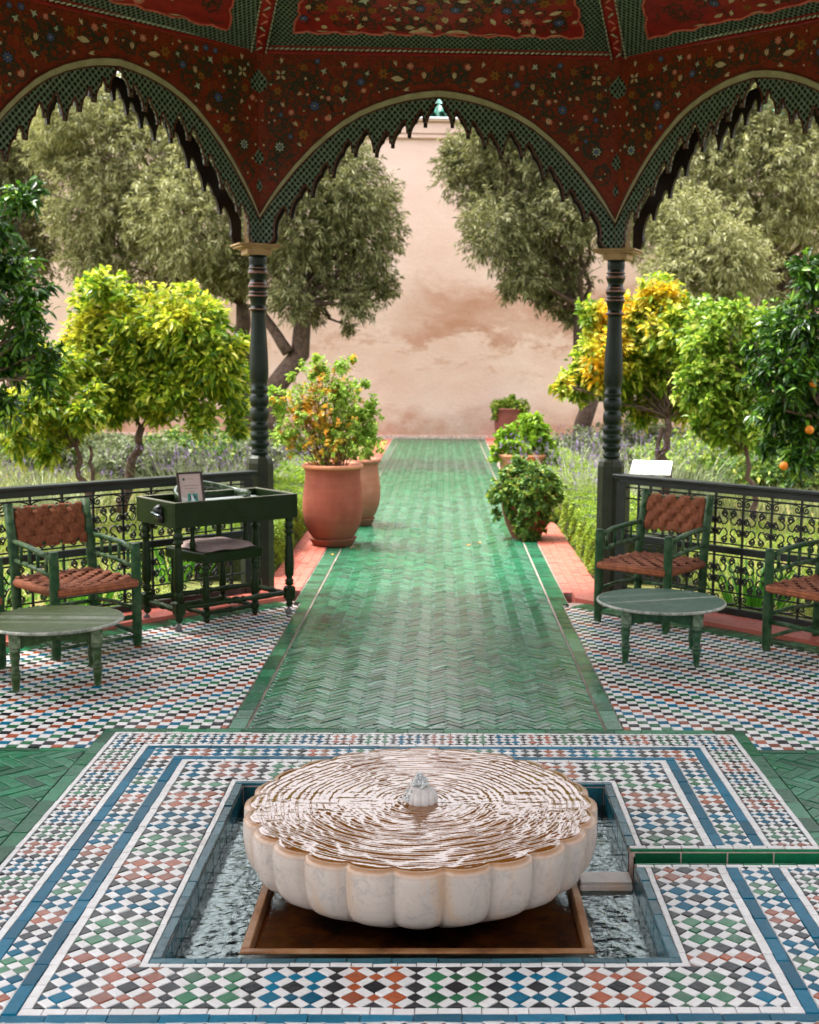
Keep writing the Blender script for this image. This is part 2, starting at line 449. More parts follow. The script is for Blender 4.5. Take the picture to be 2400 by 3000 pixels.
def band_plain(layer, ro, ri, n_out):
    p = ro/n_out; n_in = round(ri/p); N = n_out+1
    for u in range(-N, N+1):
        for v in range(-N, N+1):
            if (u+v) % 2 or max(abs(u), abs(v)) < n_in-1: continue
            x, y = u*p, v*p
            if u % 2 == 0: m = 'W'
            else:
                k = u if abs(v) > n_in else v
                m = seq((k+n_out-1)//2, ('B', 'K', 'R', 'B', 'G'))
            poly = [(x-p, y), (x, y-p), (x+p, y), (x, y+p)]
            x0, x1, y0, y1 = x-p, x+p, y-p, y+p
            if x1 > -ri and x0 < ri and y1 > -ri and y0 < ri:
                if x0 > -ri+1e-6 and x1 < ri-1e-6 and y0 > -ri+1e-6 and y1 < ri-1e-6: continue
                pc = [(0, -1, -ri)] if y1 > ri+1e-6 else [(0, 1, -ri)] if y0 < -ri-1e-6 else [(-1, 0, -ri)] if x1 > ri+1e-6 else [(1, 0, -ri)]
                poly = clips(poly, pc)
            poly = clips(poly, [(1, 0, ro), (-1, 0, ro), (0, 1, ro), (0, -1, ro)]) if poly else []
            if poly: cut_rill(poly, lambda q: tile(layer, 'diamond_tile', q, m))
def herring(layer, name, hs, bounds, L=0.114, n=3, m='Q', ang=PI/4, off=(0, 0)):
    w = L/n; ca, sa = math.cos(ang), math.sin(ang)
    x0, x1, y0, y1 = bounds
    cs = [((x-off[0])*ca+(y-off[1])*sa, -(x-off[0])*sa+(y-off[1])*ca) for x in (x0, x1) for y in (y0, y1)]
    i0, i1 = int(min(c[0] for c in cs)/w)-n-1, int(max(c[0] for c in cs)/w)+n+1
    j0, j1 = int(min(c[1] for c in cs)/w)-n-1, int(max(c[1] for c in cs)/w)+n+1
    def put(a, b, c, d):
        P = [(a*w, b*w), (c*w, b*w), (c*w, d*w), (a*w, d*w)]
        P = [(off[0]+x*ca-y*sa, off[1]+x*sa+y*ca) for x, y in P]
        mx = sum(p[0] for p in P)/4; my = sum(p[1] for p in P)/4
        if mx < x0-L or mx > x1+L or my < y0-L or my > y1+L: return
        q = clips(P, hs)
        if q: tile(layer, name, q, m, 0, 0.006, 0.0022)
    for i in range(i0, i1):
        for j in range(j0, j1):
            k = (i-j) % (2*n)
            if k == 0: put(i, j, i+n, j+1)
            elif k == 2*n-1: put(i, j, i+1, j+n)
def strip(layer, name, p0, p1, w, ln, m, hs=(), z=0.0, h=0.006):
    """row of tiles from p0 to p1, width w to the left of the run"""
    d = Vector((p1[0]-p0[0], p1[1]-p0[1])); T = d.length; d /= T; nrm = Vector((-d.y, d.x)); n = max(1, round(T/ln)); st = T/n
    for i in range(n):
        a, b = i*st, (i+1)*st
        P = [(p0[0]+d.x*s+nrm.x*t, p0[1]+d.y*s+nrm.y*t) for s, t in ((a, 0), (b, 0), (b, w), (a, w))]
        q = clips(P, hs) if hs else P
        if q: tile(layer, name, q, m, z, h, 0.0018)

def floor_part(name, polys, label=None, z=-0.001, th=0.25):
    b = bb()
    for p in polys: b.prism(p if area(p) > 0 else p[::-1], z-th, z)
    o = b.build(name, GROUT); tag(o, kind='structure'); return o

KERB = 5.215
R_OUT = 1.446
# --- mosaic round the fountain
surround = floor_part('fountain_mosaic_floor', [rect(-R_OUT, -0.717, -R_OUT, R_OUT), rect(0.717, R_OUT, -R_OUT, -0.052), rect(0.717, R_OUT, 0.054, R_OUT),
                                                rect(-0.717, 0.717, 0.717, R_OUT), rect(-0.717, 0.717, -R_OUT, -0.717)])
ring('mosaic', 'border_tile', 1.446, 1.389, 0.15, 'Q')
ring('mosaic', 'white_tile', 1.389, 1.368, 0.075, 'W')
band_star('mosaic', 1.368, 1.224, 38)
ring('mosaic', 'white_tile', 1.224, 1.198, 0.075, 'W')
ring('mosaic', 'border_tile', 1.198, 1.159, 0.14, 'B')
band_plain('mosaic', 1.159, 1.058, 46)
ring('mosaic', 'border_tile', 1.058, 1.017, 0.135, 'B')
ring('mosaic', 'white_tile', 1.017, 0.9864, 0.06, 'W')
band_star('mosaic', 0.9864, 0.7672, 18)
ring('mosaic', 'white_tile', 0.7672, 0.746, 0.06, 'W')
ring('mosaic', 'border_tile', 0.746, 0.7155, 0.135, 'T')
for y0, y1 in ((0.056, 0.070), (-0.066, -0.054)): strip('mosaic', 'border_tile', (0.72, y0), (R_OUT, y0), y1-y0, 0.18, 'Q')
for y0, y1 in ((0.070, 0.098), (-0.088, -0.066)): strip('mosaic', 'white_tile', (0.72, y0), (R_OUT, y0), y1-y0, 0.062, 'W')
lay_tiles('mosaic', surround, 300)
# --- checker floors on either side of the path
def checker(side, name):
    s = side; a = 0.0482
    o = floor_part(name, [[(s*0.905, R_OUT), (s*0.905, KERB-0.905), (s*(KERB-R_OUT), R_OUT)], [(s*R_OUT, 1.166), (s*R_OUT, R_OUT), (s*(KERB-R_OUT), R_OUT), (s*(KERB-1.166), 1.166)]])
    k2 = (s, 1, KERB)
    zones = [[(s, 0, 99), (-s, 0, -0.905), (0, -1, -R_OUT), k2], [(-s, 0, -R_OUT), (0, -1, -1.166), (0, 1, R_OUT), k2]]
    nx = int((KERB-1.0)/a)
    for i in range(nx+2):
        for j in range(-6, int((KERB-R_OUT)/a)+2):
            x = 0.905+0.03+(i-1)*a; y = R_OUT+j*a
            if x+y > KERB+a: continue
            P = [(s*x, y), (s*(x+a), y), (s*(x+a), y+a), (s*x, y+a)]
            if s < 0: P = P[::-1]
            m = 'W' if (i+j) % 2 else 'RKGB'[((i+j)//2) % 4]
            for zs in zones:
                q = clips(P, zs)
                if q: tile(name, 'tile', q, m)
    lay_tiles(name, o, 300, 0.004); return o
checker(-1, 'left_checker_floor'); checker(1, 'right_checker_floor')
# --- green path to the wall
YW = 21.7
path = floor_part('green_tiled_path', [rect(-0.905, 0.905, R_OUT, 4.40), rect(-0.945, 0.945, 4.40, YW)])
herring('path', 'tile', [(1, 0, 0.813), (-1, 0, 0.813), (0, -1, -R_OUT-0.004), (0, 1, YW)], (-0.813, 0.813, R_OUT, YW), off=(0.02, 0), m='P')
for s in (-1, 1):
    e = 0.80 if s > 0 else -0.875
    strip('path', 'border_tile', (s*0.822, R_OUT+0.004) if s < 0 else (s*0.900, R_OUT+0.004), (s*0.822, 4.36) if s < 0 else (s*0.900, 4.36), 0.078, 0.15, 'P')
    strip('path', 'border_tile', (s*0.822, 4.36) if s < 0 else (s*0.94, 4.36), (s*0.822, YW) if s < 0 else (s*0.94, YW), 0.118, 0.055, 'P')
lay_tiles('path', path, 300, 0.012, 0.0009)
for s in (-1, 1):
    xs = (0.948, 1.235)
    o = floor_part('pink_path_edging', [rect(*sorted((s*xs[0], s*xs[1])), 4.78, YW)], z=0.0)
    ly = 'edge%d' % s
    y = 4.78
    while y < 14:
        for c in range(4):
            x0 = 0.95+c*0.0705
            tile(ly, 'tile', rect(*sorted((s*x0, s*(x0+0.0705))), y, y+0.052), 'N', 0.001)
        y += 0.052
    tile(ly, 'tile', rect(*sorted((s*0.95, s*1.233)), 14, YW), 'N', 0.001)
    lay_tiles(ly, o, 300, 0.005)
# --- green cross path left and right of the mosaic
for s, nm in ((-1, 'left_cross_path'), (1, 'right_cross_path')):
    ps = [rect(*sorted((s*R_OUT, s*5.0)), -1.166, 1.166)] if s < 0 else [rect(R_OUT, 5, -1.166, -0.052), rect(R_OUT, 5, 0.054, 1.166)]
    o = floor_part(nm, ps)
    zs = [[(-s, 0, -R_OUT-0.002), (0, 1, 1.118), (0, -1, -0.098 if s > 0 else 1.118), (s, 0, 4.99)]]
    if s > 0: zs.append([(-1, 0, -R_OUT-0.002), (0, 1, -0.088), (0, -1, 1.118), (1, 0, 4.99)])
    for hs in zs: herring(nm, 'tile', hs, (min(s*R_OUT, s*3.4), max(s*R_OUT, s*3.4), -1.12, 1.12), L=0.165, ang=PI/4+PI/2, m='Q')
    for y in (1.119, -1.165): strip(nm, 'border_tile', (min(s*R_OUT, s*4.9), y), (max(s*R_OUT, s*4.9), y), 0.045, 0.2, 'Q')
    if s > 0:
        for y0, y1, m in ((0.056, 0.070, 'Q'), (-0.066, -0.054, 'Q'), (0.07, 0.098, 'W'), (-0.088, -0.066, 'W')): strip(nm, 'border_tile', (R_OUT, y0), (3.2, y0), y1-y0, 0.18 if m == 'Q' else 0.062, m)
    lay_tiles(nm, o, 120, 0.01)
# --- kerb of the pavilion along the railings: green tiles, then a raised pink step
for s, nm in ((-1, 'left_pavilion_kerb'), (1, 'right_pavilion_kerb')):
    g0, g1, p1 = KERB, KERB+0.235, KERB+0.66
    f = lambda k, x: (s*x, k-x)
    xa, xb = 0.86, 4.1
    o = floor_part(nm, [[f(g0, 0.905), f(g0, xb), f(g1, xb+0.1), f(g1, 1.02), (s*0.947, g1-1.02), (s*0.947, g0-0.905)]], z=-0.0005)
    d = math.sqrt(0.5); w = (g1-g0)*d
    if s < 0: strip(nm, 'tile', f(g0, xb), f(g0, 0.95), w, 0.052, 'Q', hs=[(1, 0, -0.95)])
    else: strip(nm, 'tile', f(g0, 0.95), f(g0, xb), w, 0.052, 'Q', hs=[(-1, 0, -0.95)])
    lay_tiles(nm, o, 120, 0.01)
    b = bb(); c0 = g1+0.004
    b.prism([f(c0, 1.0), f(c0, 4.3), f(p1, 4.5), f(p1, 1.2), (s*1.0, p1-1.2)][::s], -0.2, 0.03)
    k = b.build('pink_step', PINK, o)
# --- the basin
basin = empty('fountain_basin'); tag(basin, kind='structure')
ZB, ZW = -0.150, -0.072
b = bb(); b.box((0, 0, ZB-0.03), (1.5, 1.5, 0.06)); b.build('basin_bed', GROUT, basin)
b = bb(); HB = 0.715
for s in (-1, 1):
    n = 11; st = 2*HB/n
    for i in range(n):
        c = -HB+(i+.5)*st
        if not (s > 0 and -0.09 < c < 0.09): b.box((s*(HB+0.008), c, (ZB-0.004)/2), (0.016, st-0.004, abs(ZB)-0.012), 0.002)
        b.box((c, s*(HB+0.008), (ZB-0.004)/2), (st-0.004, 0.016, abs(ZB)-0.012), 0.002)
b.build('wall_tile', TEAL, basin)
b = bb()
for s in (-1, 1):
    b.box((s*(HB+0.04), 0 if s < 0 else 0.39, (ZB-0.01)/2), (0.046, 1.5 if s < 0 else 0.672, abs(ZB)-0.03)); b.box((0, s*(HB+0.04), (ZB-0.01)/2), (1.4, 0.046, abs(ZB)-0.03))
b.box((HB+0.04, -0.39, (ZB-0.01)/2), (0.046, 0.672, abs(ZB)-0.03)); b.build('basin_wall', GROUT, basin)
# bed tiles: blue row next to the kerb, then green and white zigzag
for s in (-1, 1):
    for horiz in (0, 1):
        n = 8; st = 1.2/n
        for i in range(n):
            a = -0.6+i*st; P = rect(a, a+st, *sorted((s*0.552, s*0.606)))
            tile('bed', 'tile', P if horiz else [(y, x) for x, y in P], 'B', ZB, 0.01)
        n = 24; st = 1.4/n
        for i in range(n):
            a = -0.7+i*st; lo, hi = s*0.612, s*0.70
            for P, m in (([(a, lo), (a+st/2, (lo+hi)/2), (a+st, lo)], 'W'), ([(a, hi), (a+st/2, (lo+hi)/2), (a+st, hi)], 'W'), ([(a+st/2, (lo+hi)/2), (a+st, lo), (a+1.5*st, (lo+hi)/2), (a+st, hi)], 'G')):
                q = P if horiz else [(y, x) for x, y in P]
                tile('bed', 'tile', q, m, ZB, 0.01)
lay_tiles('bed', basin, 200, 0.008)
# the rill that drains to the right
rill = empty('water_rill'); tag(rill, kind='structure')
b = bb(); b.box((2.85, 0.001, -0.12), (4.24, 0.104, 0.02)); b.build('rill_bed', TEAL, rill)
for y, sg in ((0.0575, 1), (-0.0555, -1)):
    b = bb(); n = 26; st = 4.2/n
    for i in range(n):
        if i < 12: inst('tile', None, rill) if False else None
        b.box((0.735+(i+.5)*st, y, -0.057), (st-0.004, 0.010, 0.106), 0.002)
    b.build('tile', SIDEG, rill)

# ------------------------------------------------------------------ fountain
def marble():
    t = NT('fountain_marble'); v = t.co('Object'); n = t.noise(v, 7, 6, 0.62, 0.8); n2 = t.noise(v, 2.6, 4, 0.6); n3 = t.noise(v, 28, 5, 0.7)
    c = t.mix(t.fr(n2, 0.35, 0.7), (0.46, 0.38, 0.33), (0.345, 0.285, 0.25))
    vein = t.math('SUBTRACT', 1.0, t.fr(t.math('ABSOLUTE', t.math('SUBTRACT', n, 0.5)), 0.0, 0.035))
    c = t.mix(t.math('MULTIPLY', vein, t.fr(n3, 0.4, 0.6, 0, 0.55)), c, (0.20, 0.19, 0.20))
    vs = t.co('Object', (6, 6, 0.7)); drip = t.noise(vs, 2.2, 4, 0.6)
    c = t.mix(t.fr(drip, 0.5, 0.72, 0, 0.55), c, (0.46, 0.26, 0.13))
    sp = t.n('ShaderNodeSeparateXYZ'); tc = t.n('ShaderNodeTexCoord'); t.l(tc.outputs['Object'], sp.inputs[0])
    rim = t.math('ADD', t.fr(sp.outputs[2], 0.176, 0.197), 0)
    c = t.mix(t.math('MULTIPLY', rim, t.fr(n3, 0.2, 0.6, 0.5, 0.95)), c, (0.36, 0.17, 0.07))
    p = t.bsdf(c, t.fr(n3, 0.3, 0.7, 0.22, 0.42), t.bump(n3, 0.12, 0.004), 0.5)
    p.inputs['Subsurface Weight'].default_value = 0.08; p.inputs['Subsurface Radius'].default_value = (0.02, 0.012, 0.01); return t.done()
MARBLE = marble()
NL = 24
def lobe(t, depth):
    ph = ((t+PI/2+PI/NL) % (2*PI/NL))/(PI/NL)-1
    return 1-depth*(1-math.sqrt(max(0, 1-0.97*ph*ph)))
bowl = None
prof = [(0.14, -0.118), (0.25, -0.110), (0.34, -0.088), (0.41, -0.058), (0.455, -0.036), (0.495, -0.016), (0.53, 0.002), (0.556, 0.018), (0.574, 0.040), (0.585, 0.070), (0.591, 0.10), (0.595, 0.14), (0.594, 0.182), (0.592, 0.192), (0.584, 0.198), (0.572, 0.1985), (0.562, 0.196), (0.555, 0.185), (0.548, 0.12), (0.50, 0.04), (0.38, -0.03), (0.18, -0.06)]
b = bb(True); b.lathe(prof, NL*14, rfun=lambda t, z: lobe(t, 0.062 if z > 0.0 else 0.062+0.3*min(0.2, -z)))
bowl = b.build('fountain_bowl', MARBLE, None, (0, 0, 0)); tag(bowl, 'wide scalloped white marble fountain bowl brimming with rippling water', 'fountain')
b = bb(True); b.lathe([(0.20, -0.16), (0.19, -0.13), (0.17, -0.10), (0.2, -0.08)], 32); b.build('pedestal', MARBLE, bowl)
b = bb(True); b.lathe([(0.026, 0.15), (0.053, 0.198), (0.057, 0.211), (0.052, 0.229), (0.040, 0.245), (0.028, 0.252), (0.014, 0.253)], 120, rfun=lambda t, z: 1-0.10*(1-abs(math.sin(t*6))**0.6))
nm = plain('nozzle_marble', (0.46, 0.41, 0.39), 0.2, 20, 0.15, 0.1); b.build('nozzle', nm, bowl)
def wet(name, tint, clear, ior=2.4):
    """water: mirror by Fresnel over a clear tinted body"""
    t = NT(name); P = t.pos()
    mp = t.n('ShaderNodeMapping'); t.l(P, mp.inputs[0]); mp.inputs['Scale'].default_value = (1, 1.5, 1)
    n = t.noise(mp.outputs[0], 34, 3, 0.6); n2 = t.noise(mp.outputs[0], 95, 2, 0.5)
    h = t.math('ADD', n, t.math('MULTIPLY', n2, 0.35)); nb = t.bump(h, 0.30 if clear else 0.16, 0.004)
    gl = t.n('ShaderNodeBsdfGlossy'); gl.inputs['Roughness'].default_value = 0.02; gl.inputs['Color'].default_value = (0.88, 1.0, 0.98, 1) if clear else (1, 0.96, 0.95, 1); t.l(nb, gl.inputs['Normal'])
    fr = t.n('ShaderNodeFresnel'); fr.inputs['IOR'].default_value = ior; t.l(nb, fr.inputs['Normal'])
    if clear: body = t.n('ShaderNodeBsdfTransparent'); body.inputs[0].default_value = (*tint, 1)
    else: body = t.n('ShaderNodeBsdfDiffuse'); body.inputs[0].default_value = (*tint, 1)
    mx = t.n('ShaderNodeMixShader'); t.l(fr.outputs[0], mx.inputs[0]); t.l(body.outputs[0], mx.inputs[1]); t.l(gl.outputs[0], mx.inputs[2])
    return t.done(mx)
WAT_BOWL = wet('bowl_water', (0.20, 0.070, 0.010), False, 2.15); WAT_CLEAR = wet('clear_water', (0.30, 0.80, 0.74), True, 1.75)
WAT_PIT = wet('amber_water', (0.95, 0.80, 0.58), True, 1.33)
# rippling surface of the bowl
nr, na = 150, 360; V = []
for i in range(nr+1):
    f = (i/nr)
    for k in range(na):
        t = 2*PI*k/na; r = 0.03+f*(0.579*lobe(t, 0.062*f**6)-0.03)
        x, y = r*math.cos(t), r*math.sin(t)
        w = mnoise.noise((x*4, y*4, 3.1))*1.8+mnoise.noise((x*11, y*11, 1.7))*0.7
        am = 0.00074*(0.45+0.9*abs(mnoise.noise((x*7, y*7, 9.0))+0.25))*min(1, (1-f)*14+0.2)
        z = am*(math.sin(r*265+w*4.2)+0.9*math.sin(r*140-w*3.0+1.0))+0.0010*mnoise.noise((x*18+4, y*52, 5.5))*min(1, (1-f)*10+0.1)
        V.append((x, y, 0.2005+z-0.004*max(0, f-0.975)/0.025))
F = [(i*na+k, (i+1)*na+k, (i+1)*na+(k+1) % na, i*na+(k+1) % na) for i in range(nr) for k in range(na)]
o = link(bpy.data.objects.new('bowl_water', np_mesh('bowl_water', V, F, WAT_BOWL, True))); tag(o, kind='structure')
# bubbling jet on the nozzle: foam of glassy beads
t = NT('spray'); p = t.bsdf((0.95, 0.95, 0.95), 0.03, None, 0.5); p.inputs['Transmission Weight'].default_value = 0.55; p.inputs['IOR'].default_value = 1.33; SPRAY = t.done()
b = bb(True)
ico = bmesh.new(); bmesh.ops.create_icosphere(ico, subdivisions=1, radius=1.0); IV = [v.co.copy() for v in ico.verts]; IF = [tuple(v.index for v in f.verts) for f in ico.faces]; ico.free()
for i in range(120):
    q = random.random(); rr = 0.034*(1-q*0.75)*math.sqrt(random.random()); th = random.uniform(0, 2*PI)
    c = Vector((rr*math.cos(th)-0.006, rr*math.sin(th), 0.256+q*0.042)); s = random.uniform(0.003, 0.0095)*(1-0.4*q)
    b.add([c+v*s*Vector((1, 1, random.uniform(0.8, 1.5))).length/1.7 for v in IV], IF)
for i in range(40):
    th = random.uniform(PI*0.75, PI*1.25); q = random.random(); c = Vector((math.cos(th)*(0.045+0.02*(1-q)), math.sin(th)*0.05, 0.205+q*0.045)); s = random.uniform(0.002, 0.006)
    b.add([c+v*s for v in IV], IF)
o = b.build('water_jet', SPRAY, None); tag(o, 'small bubbling jet of clear water over the fountain nozzle', 'water jet')
# square marble kerb round the sunk bed under the bowl
t = NT('stained_stone'); v = t.co('Object'); n = t.noise(v, 9, 5, 0.65); c = t.ramp(n, [(0.3, (0.13, 0.05, 0.02)), (0.5, (0.30, 0.13, 0.05)), (0.75, (0.42, 0.24, 0.13))])
t.bsdf(c, 0.35, t.bump(t.noise(v, 60, 4), 0.2, 0.004)); STAIN = t.done()
b = bb(); K = 0.53
for s in (-1, 1):
    b.box((0, s*(K-0.014), -0.117), (2*K, 0.028, 0.092), 0.004); b.box((s*(K-0.014), 0, -0.117), (0.028, 2*K-0.058, 0.092), 0.004)
b.build('stone_kerb', STAIN, basin)
t = NT('rusty_bed'); v = t.co('Object'); vo = t.n('ShaderNodeTexVoronoi'); vo.inputs['Scale'].default_value = 16; vo.inputs['Randomness'].default_value = 0.8; t.l(v, vo.inputs[0])
c = t.ramp(t.noise(v, 6, 5, 0.65), [(0.36, (0.12, 0.035, 0.008)), (0.5, (0.66, 0.22, 0.03)), (0.66, (0.90, 0.42, 0.07))])
c = t.mix(t.fr(vo.outputs['Color'], 0.2, 0.8, 0, 0.45), c, (0.05, 0.02, 0.01)); t.bsdf(c, 0.5, t.bump(t.noise(v, 40, 4), 0.3, 0.005)); RUSTBED = t.done()
b = bb(); b.box((0, 0, -0.136), (1.0, 1.0, 0.04)); b.build('sunk_bed', RUSTBED, basin)
b = bb(); b.box((0.622, -0.035, -0.10), (0.18, 0.11, 0.085), 0.006); b.box((0.622, -0.035, -0.0545), (0.17, 0.085, 0.005)); b.build('overflow_block', MARBLE, basin)
def sheet(name, polys, z, m, div):
    V = []; F = []
    for x0, x1, y0, y1 in polys:
        nx, ny = max(2, int((x1-x0)/div)), max(2, int((y1-y0)/div)); base = len(V)
        for j in range(ny+1):
            for i in range(nx+1):
                x = x0+(x1-x0)*i/nx; y = y0+(y1-y0)*j/ny
                calm = 1-math.exp(-((abs(x)-0.35)/0.22)**2) if abs(x) < 0.35 else 1
                a = 0.0014 if abs(x) > 0.40 else 0.0014*max(0.06, (abs(x)-0.30)/0.10) if y < -0.5 else 0.0014
                V.append((x, y, z+a*(mnoise.noise((x*22, y*28, 2.2))+0.7*mnoise.noise((x*48, y*60, 7.2)))))
        F += [(base+j*(nx+1)+i, base+j*(nx+1)+i+1, base+(j+1)*(nx+1)+i+1, base+(j+1)*(nx+1)+i) for j in range(ny) for i in range(nx)]
    o = link(bpy.data.objects.new(name, np_mesh(name, V, F, m, True))); tag(o, kind='structure'); return o
q = 0.714
sheet('basin_water', [(-q, -K, -q, q), (K, q, -q, q), (-K, K, K, q), (-K, K, -q, -K)], ZW-0.004, WAT_CLEAR, 0.006)
sheet('bed_water', [(-0.501, 0.501, -0.501, 0.501)], -0.112, WAT_PIT, 0.03)

# ------------------------------------------------------------------ pavilion
PC = 0.02
def red_paint():
    t = NT('painted_red_wood'); v = t.co('Object'); n = t.noise(v, 5, 4); n2 = t.noise(v, 26, 4, 0.7, 1.5)
    c = t.mix(t.fr(n, 0.3, 0.7), (0.125, 0.014, 0.006), (0.20, 0.024, 0.009))
    c = t.mix(t.fr(n2, 0.52, 0.56, 0, 0.65), c, (0.035, 0.012, 0.006))
    n3 = t.noise(v, 40, 3, 0.5, 0.5); c = t.mix(t.fr(n3, 0.60, 0.63, 0, 0.6), c, (0.14, 0.055, 0.008))
    t.bsdf(c, 0.5, t.bump(t.noise(v, 90, 3), 0.1, 0.003), 0.2); return t.done()
RED = red_paint()
REDP = plain('plain_red_paint', (0.20, 0.012, 0.010), 0.4, 14, 0.3)
DARKRED = plain('dark_red_edge', (0.075, 0.016, 0.010), 0.35, 18, 0.35)
def lattice_paint(pitch, slope, wl=0.085):
    """painted trellis: pale double lines crossing over a black green ground"""
    t = NT('trellis_paint'); tc = t.n('ShaderNodeTexCoord'); sp = t.n('ShaderNodeSeparateXYZ'); t.l(tc.outputs['Object'], sp.inputs[0])
    X = t.math('MULTIPLY', sp.outputs[0], slope); lines = None; h = None
    for op in ('ADD', 'SUBTRACT'):
        f = t.math('FRACT', t.math('DIVIDE', t.math(op, X, sp.outputs[2]), pitch)); d = t.math('ABSOLUTE', t.math('SUBTRACT', f, 0.5))
        a = t.fr(t.math('ABSOLUTE', t.math('SUBTRACT', d, 0.10)), wl*0.55, wl*0.9, 1, 0); band = t.fr(d, 0.14, 0.19, 1, 0)
        lines = a if lines is None else t.math('MAXIMUM', lines, a); h = band if h is None else t.math('MAXIMUM', h, band)
    n = t.noise(tc.outputs['Object'], 30, 3)
    c = t.mix(h, (0.004, 0.005, 0.0045), (0.009, 0.018, 0.015)); c = t.mix(t.math('MULTIPLY', lines, t.fr(n, 0.3, 0.6, 0.45, 1)), c, (0.25, 0.34, 0.265))
    t.bsdf(c, 0.55, t.bump(h, 0.5, 0.006), 0.15); return t.done()
TREL = lattice_paint(0.046, 1.15, 0.062); TREL_C = lattice_paint(0.050, 1.45, 0.055)
def cream_mat():
    t = NT('cream_reeded_trim'); v = t.co('Object'); n = t.noise(v, 12, 3)
    c = t.mix(t.fr(n, 0.3, 0.7), (0.25, 0.235, 0.14), (0.35, 0.33, 0.215)); t.bsdf(c, 0.5); return t.done()
CREAM = cream_mat()
DARKW = plain('dark_wood', (0.018, 0.010, 0.007), 0.5, 12, 0.4)
OCHRE = plain('ochre_paint', (0.30, 0.17, 0.035), 0.55, 9, 0.3, 0.15, c2=(0.36, 0.22, 0.10))
PAINTC = {'cream': (0.42, 0.33, 0.22), 'blue': (0.06, 0.08, 0.22), 'ochre': (0.20, 0.075, 0.008), 'pale': (0.34, 0.38, 0.31), 'rose': (0.48, 0.15, 0.12), 'vine': (0.018, 0.020, 0.009)}
PNAMES = list(PAINTC); PMATS = [plain('paint_'+k, PAINTC[k], 0.5, 40, 0.25) for k in PNAMES]
class Motifs:
    """brush painted flowers: thin flat figures lying on a panel (local x, local z, facing -y)"""
    def __init__(s, y0): s.b = bb(); s.y = y0; s.k = 0
    def fig(s, col, outs, cx, cz, sz, rot, mir=1):
        s.b.mi = PNAMES.index(col); s.k += 1; y = s.y-0.00025*(s.k % 7)-(0 if col == 'vine' else 0.002); ca, sa = math.cos(rot), math.sin(rot)
        for o in outs:
            pts = [(cx+mir*0+sz*(x*ca-z*sa), cz+sz*(x*sa+z*ca)) for x, z in o]
            if area([(p[0], p[1]) for p in pts]) < 0: pts = pts[::-1]
            s.b.add([(x, y, z) for x, z in pts], [tuple(range(len(pts)))])
    def petal(s, n, l, w, r0=0.12):
        R = []
        for i in range(n):
            a = 2*PI*i/n; ca, sa = math.cos(a), math.sin(a)
            R.append([(x*ca-z*sa, x*sa+z*ca) for x, z in ((r0, 0), (r0+(l-r0)*.5, -w), (l, -w*.2), (l*1.02, 0), (l, w*.2), (r0+(l-r0)*.5, w))])
        return R
    def disc(s, r, n=10): return [[(r*math.cos(2*PI*i/n), r*math.sin(2*PI*i/n)) for i in range(n)]]
    def draw(s, kind, x, z, sz, rot=0.0):
        if kind == 'four': s.fig('cream', s.petal(4, 1.0, 0.26), x, z, sz, rot+PI/4); s.fig('vine', s.disc(0.16), x, z, sz, 0)
        elif kind == 'rosette':
            s.fig('vine', s.disc(1.15, 14), x, z, sz, 0); s.fig('pale', s.petal(8, 1.0, 0.22, 0.35), x, z, sz, rot); s.fig('blue', s.disc(0.42), x, z, sz, 0); s.fig('cream', s.disc(0.15, 6), x, z, sz, 0)
        elif kind == 'bluerosette':
            s.fig('vine', s.disc(1.1, 14), x, z, sz, 0); s.fig('blue', s.petal(8, 1.0, 0.24, 0.2), x, z, sz, rot); s.fig('pale', s.disc(0.18, 6), x, z, sz, 0)
        elif kind == 'leaf':
            s.fig('cream', [[(-1, 0), (-.35, -.36), (.2, -.42), (1, 0), (.25, .42), (-.4, .34)]], x, z, sz, rot); s.fig('vine', s.petal(6, 0.42, 0.07, 0.05), x, z, sz, rot)
        elif kind == 'tulip':
            s.fig('cream', [[(0, -1), (.45, -.45), (.5, .5), (.25, .1), (0, .7), (-.25, .1), (-.5, .5), (-.45, -.45)]], x, z, sz, rot); s.fig('rose', [[(0, -.7), (.16, -.2), (0, .35), (-.16, -.2)]], x, z, sz, rot)
        elif kind == 'bud': s.fig('cream', [[(0, -.8), (.35, -.2), (.55, .6), (.1, .25), (-.15, .9), (-.35, .1)]], x, z, sz, rot)
        elif kind == 'bird': s.fig('pale', [[(-1, .1), (-.2, -.25), (.4, -.8), (.45, -.1), (1, .3), (.3, .35), (.1, .9), (-.2, .25)]], x, z, sz, rot)
        elif kind == 'ochre':
            s.fig('ochre', s.petal(6, 1.0, 0.3, 0.1), x, z, sz, rot); s.fig('vine', s.disc(0.2, 7), x, z, sz, 0)
        elif kind == 'rose':
            s.fig('rose', s.petal(7, 1.0, 0.34, 0.1), x, z, sz, rot); s.fig('cream', s.disc(0.3, 8), x, z, sz, 0)
        elif kind == 'dot': s.fig('cream', s.disc(0.6, 7), x, z, sz, 0)
    def ribbon(s, pts, w):
        s.b.mi = PNAMES.index('vine'); n = len(pts); vs = []; s.k += 1; y = s.y-0.00012*(s.k % 9)
        for i, (x, z) in enumerate(pts):
            a = pts[max(0, i-1)]; c = pts[min(n-1, i+1)]; dx, dz = c[0]-a[0], c[1]-a[1]; l = math.hypot(dx, dz) or 1; ww = w*(1-0.6*i/n)
            vs += [(x-dz/l*ww, y, z+dx/l*ww), (x+dz/l*ww, y, z-dx/l*ww)]
        s.b.add(vs, [(2*i, 2*i+1, 2*i+3, 2*i+2) for i in range(n-1)])
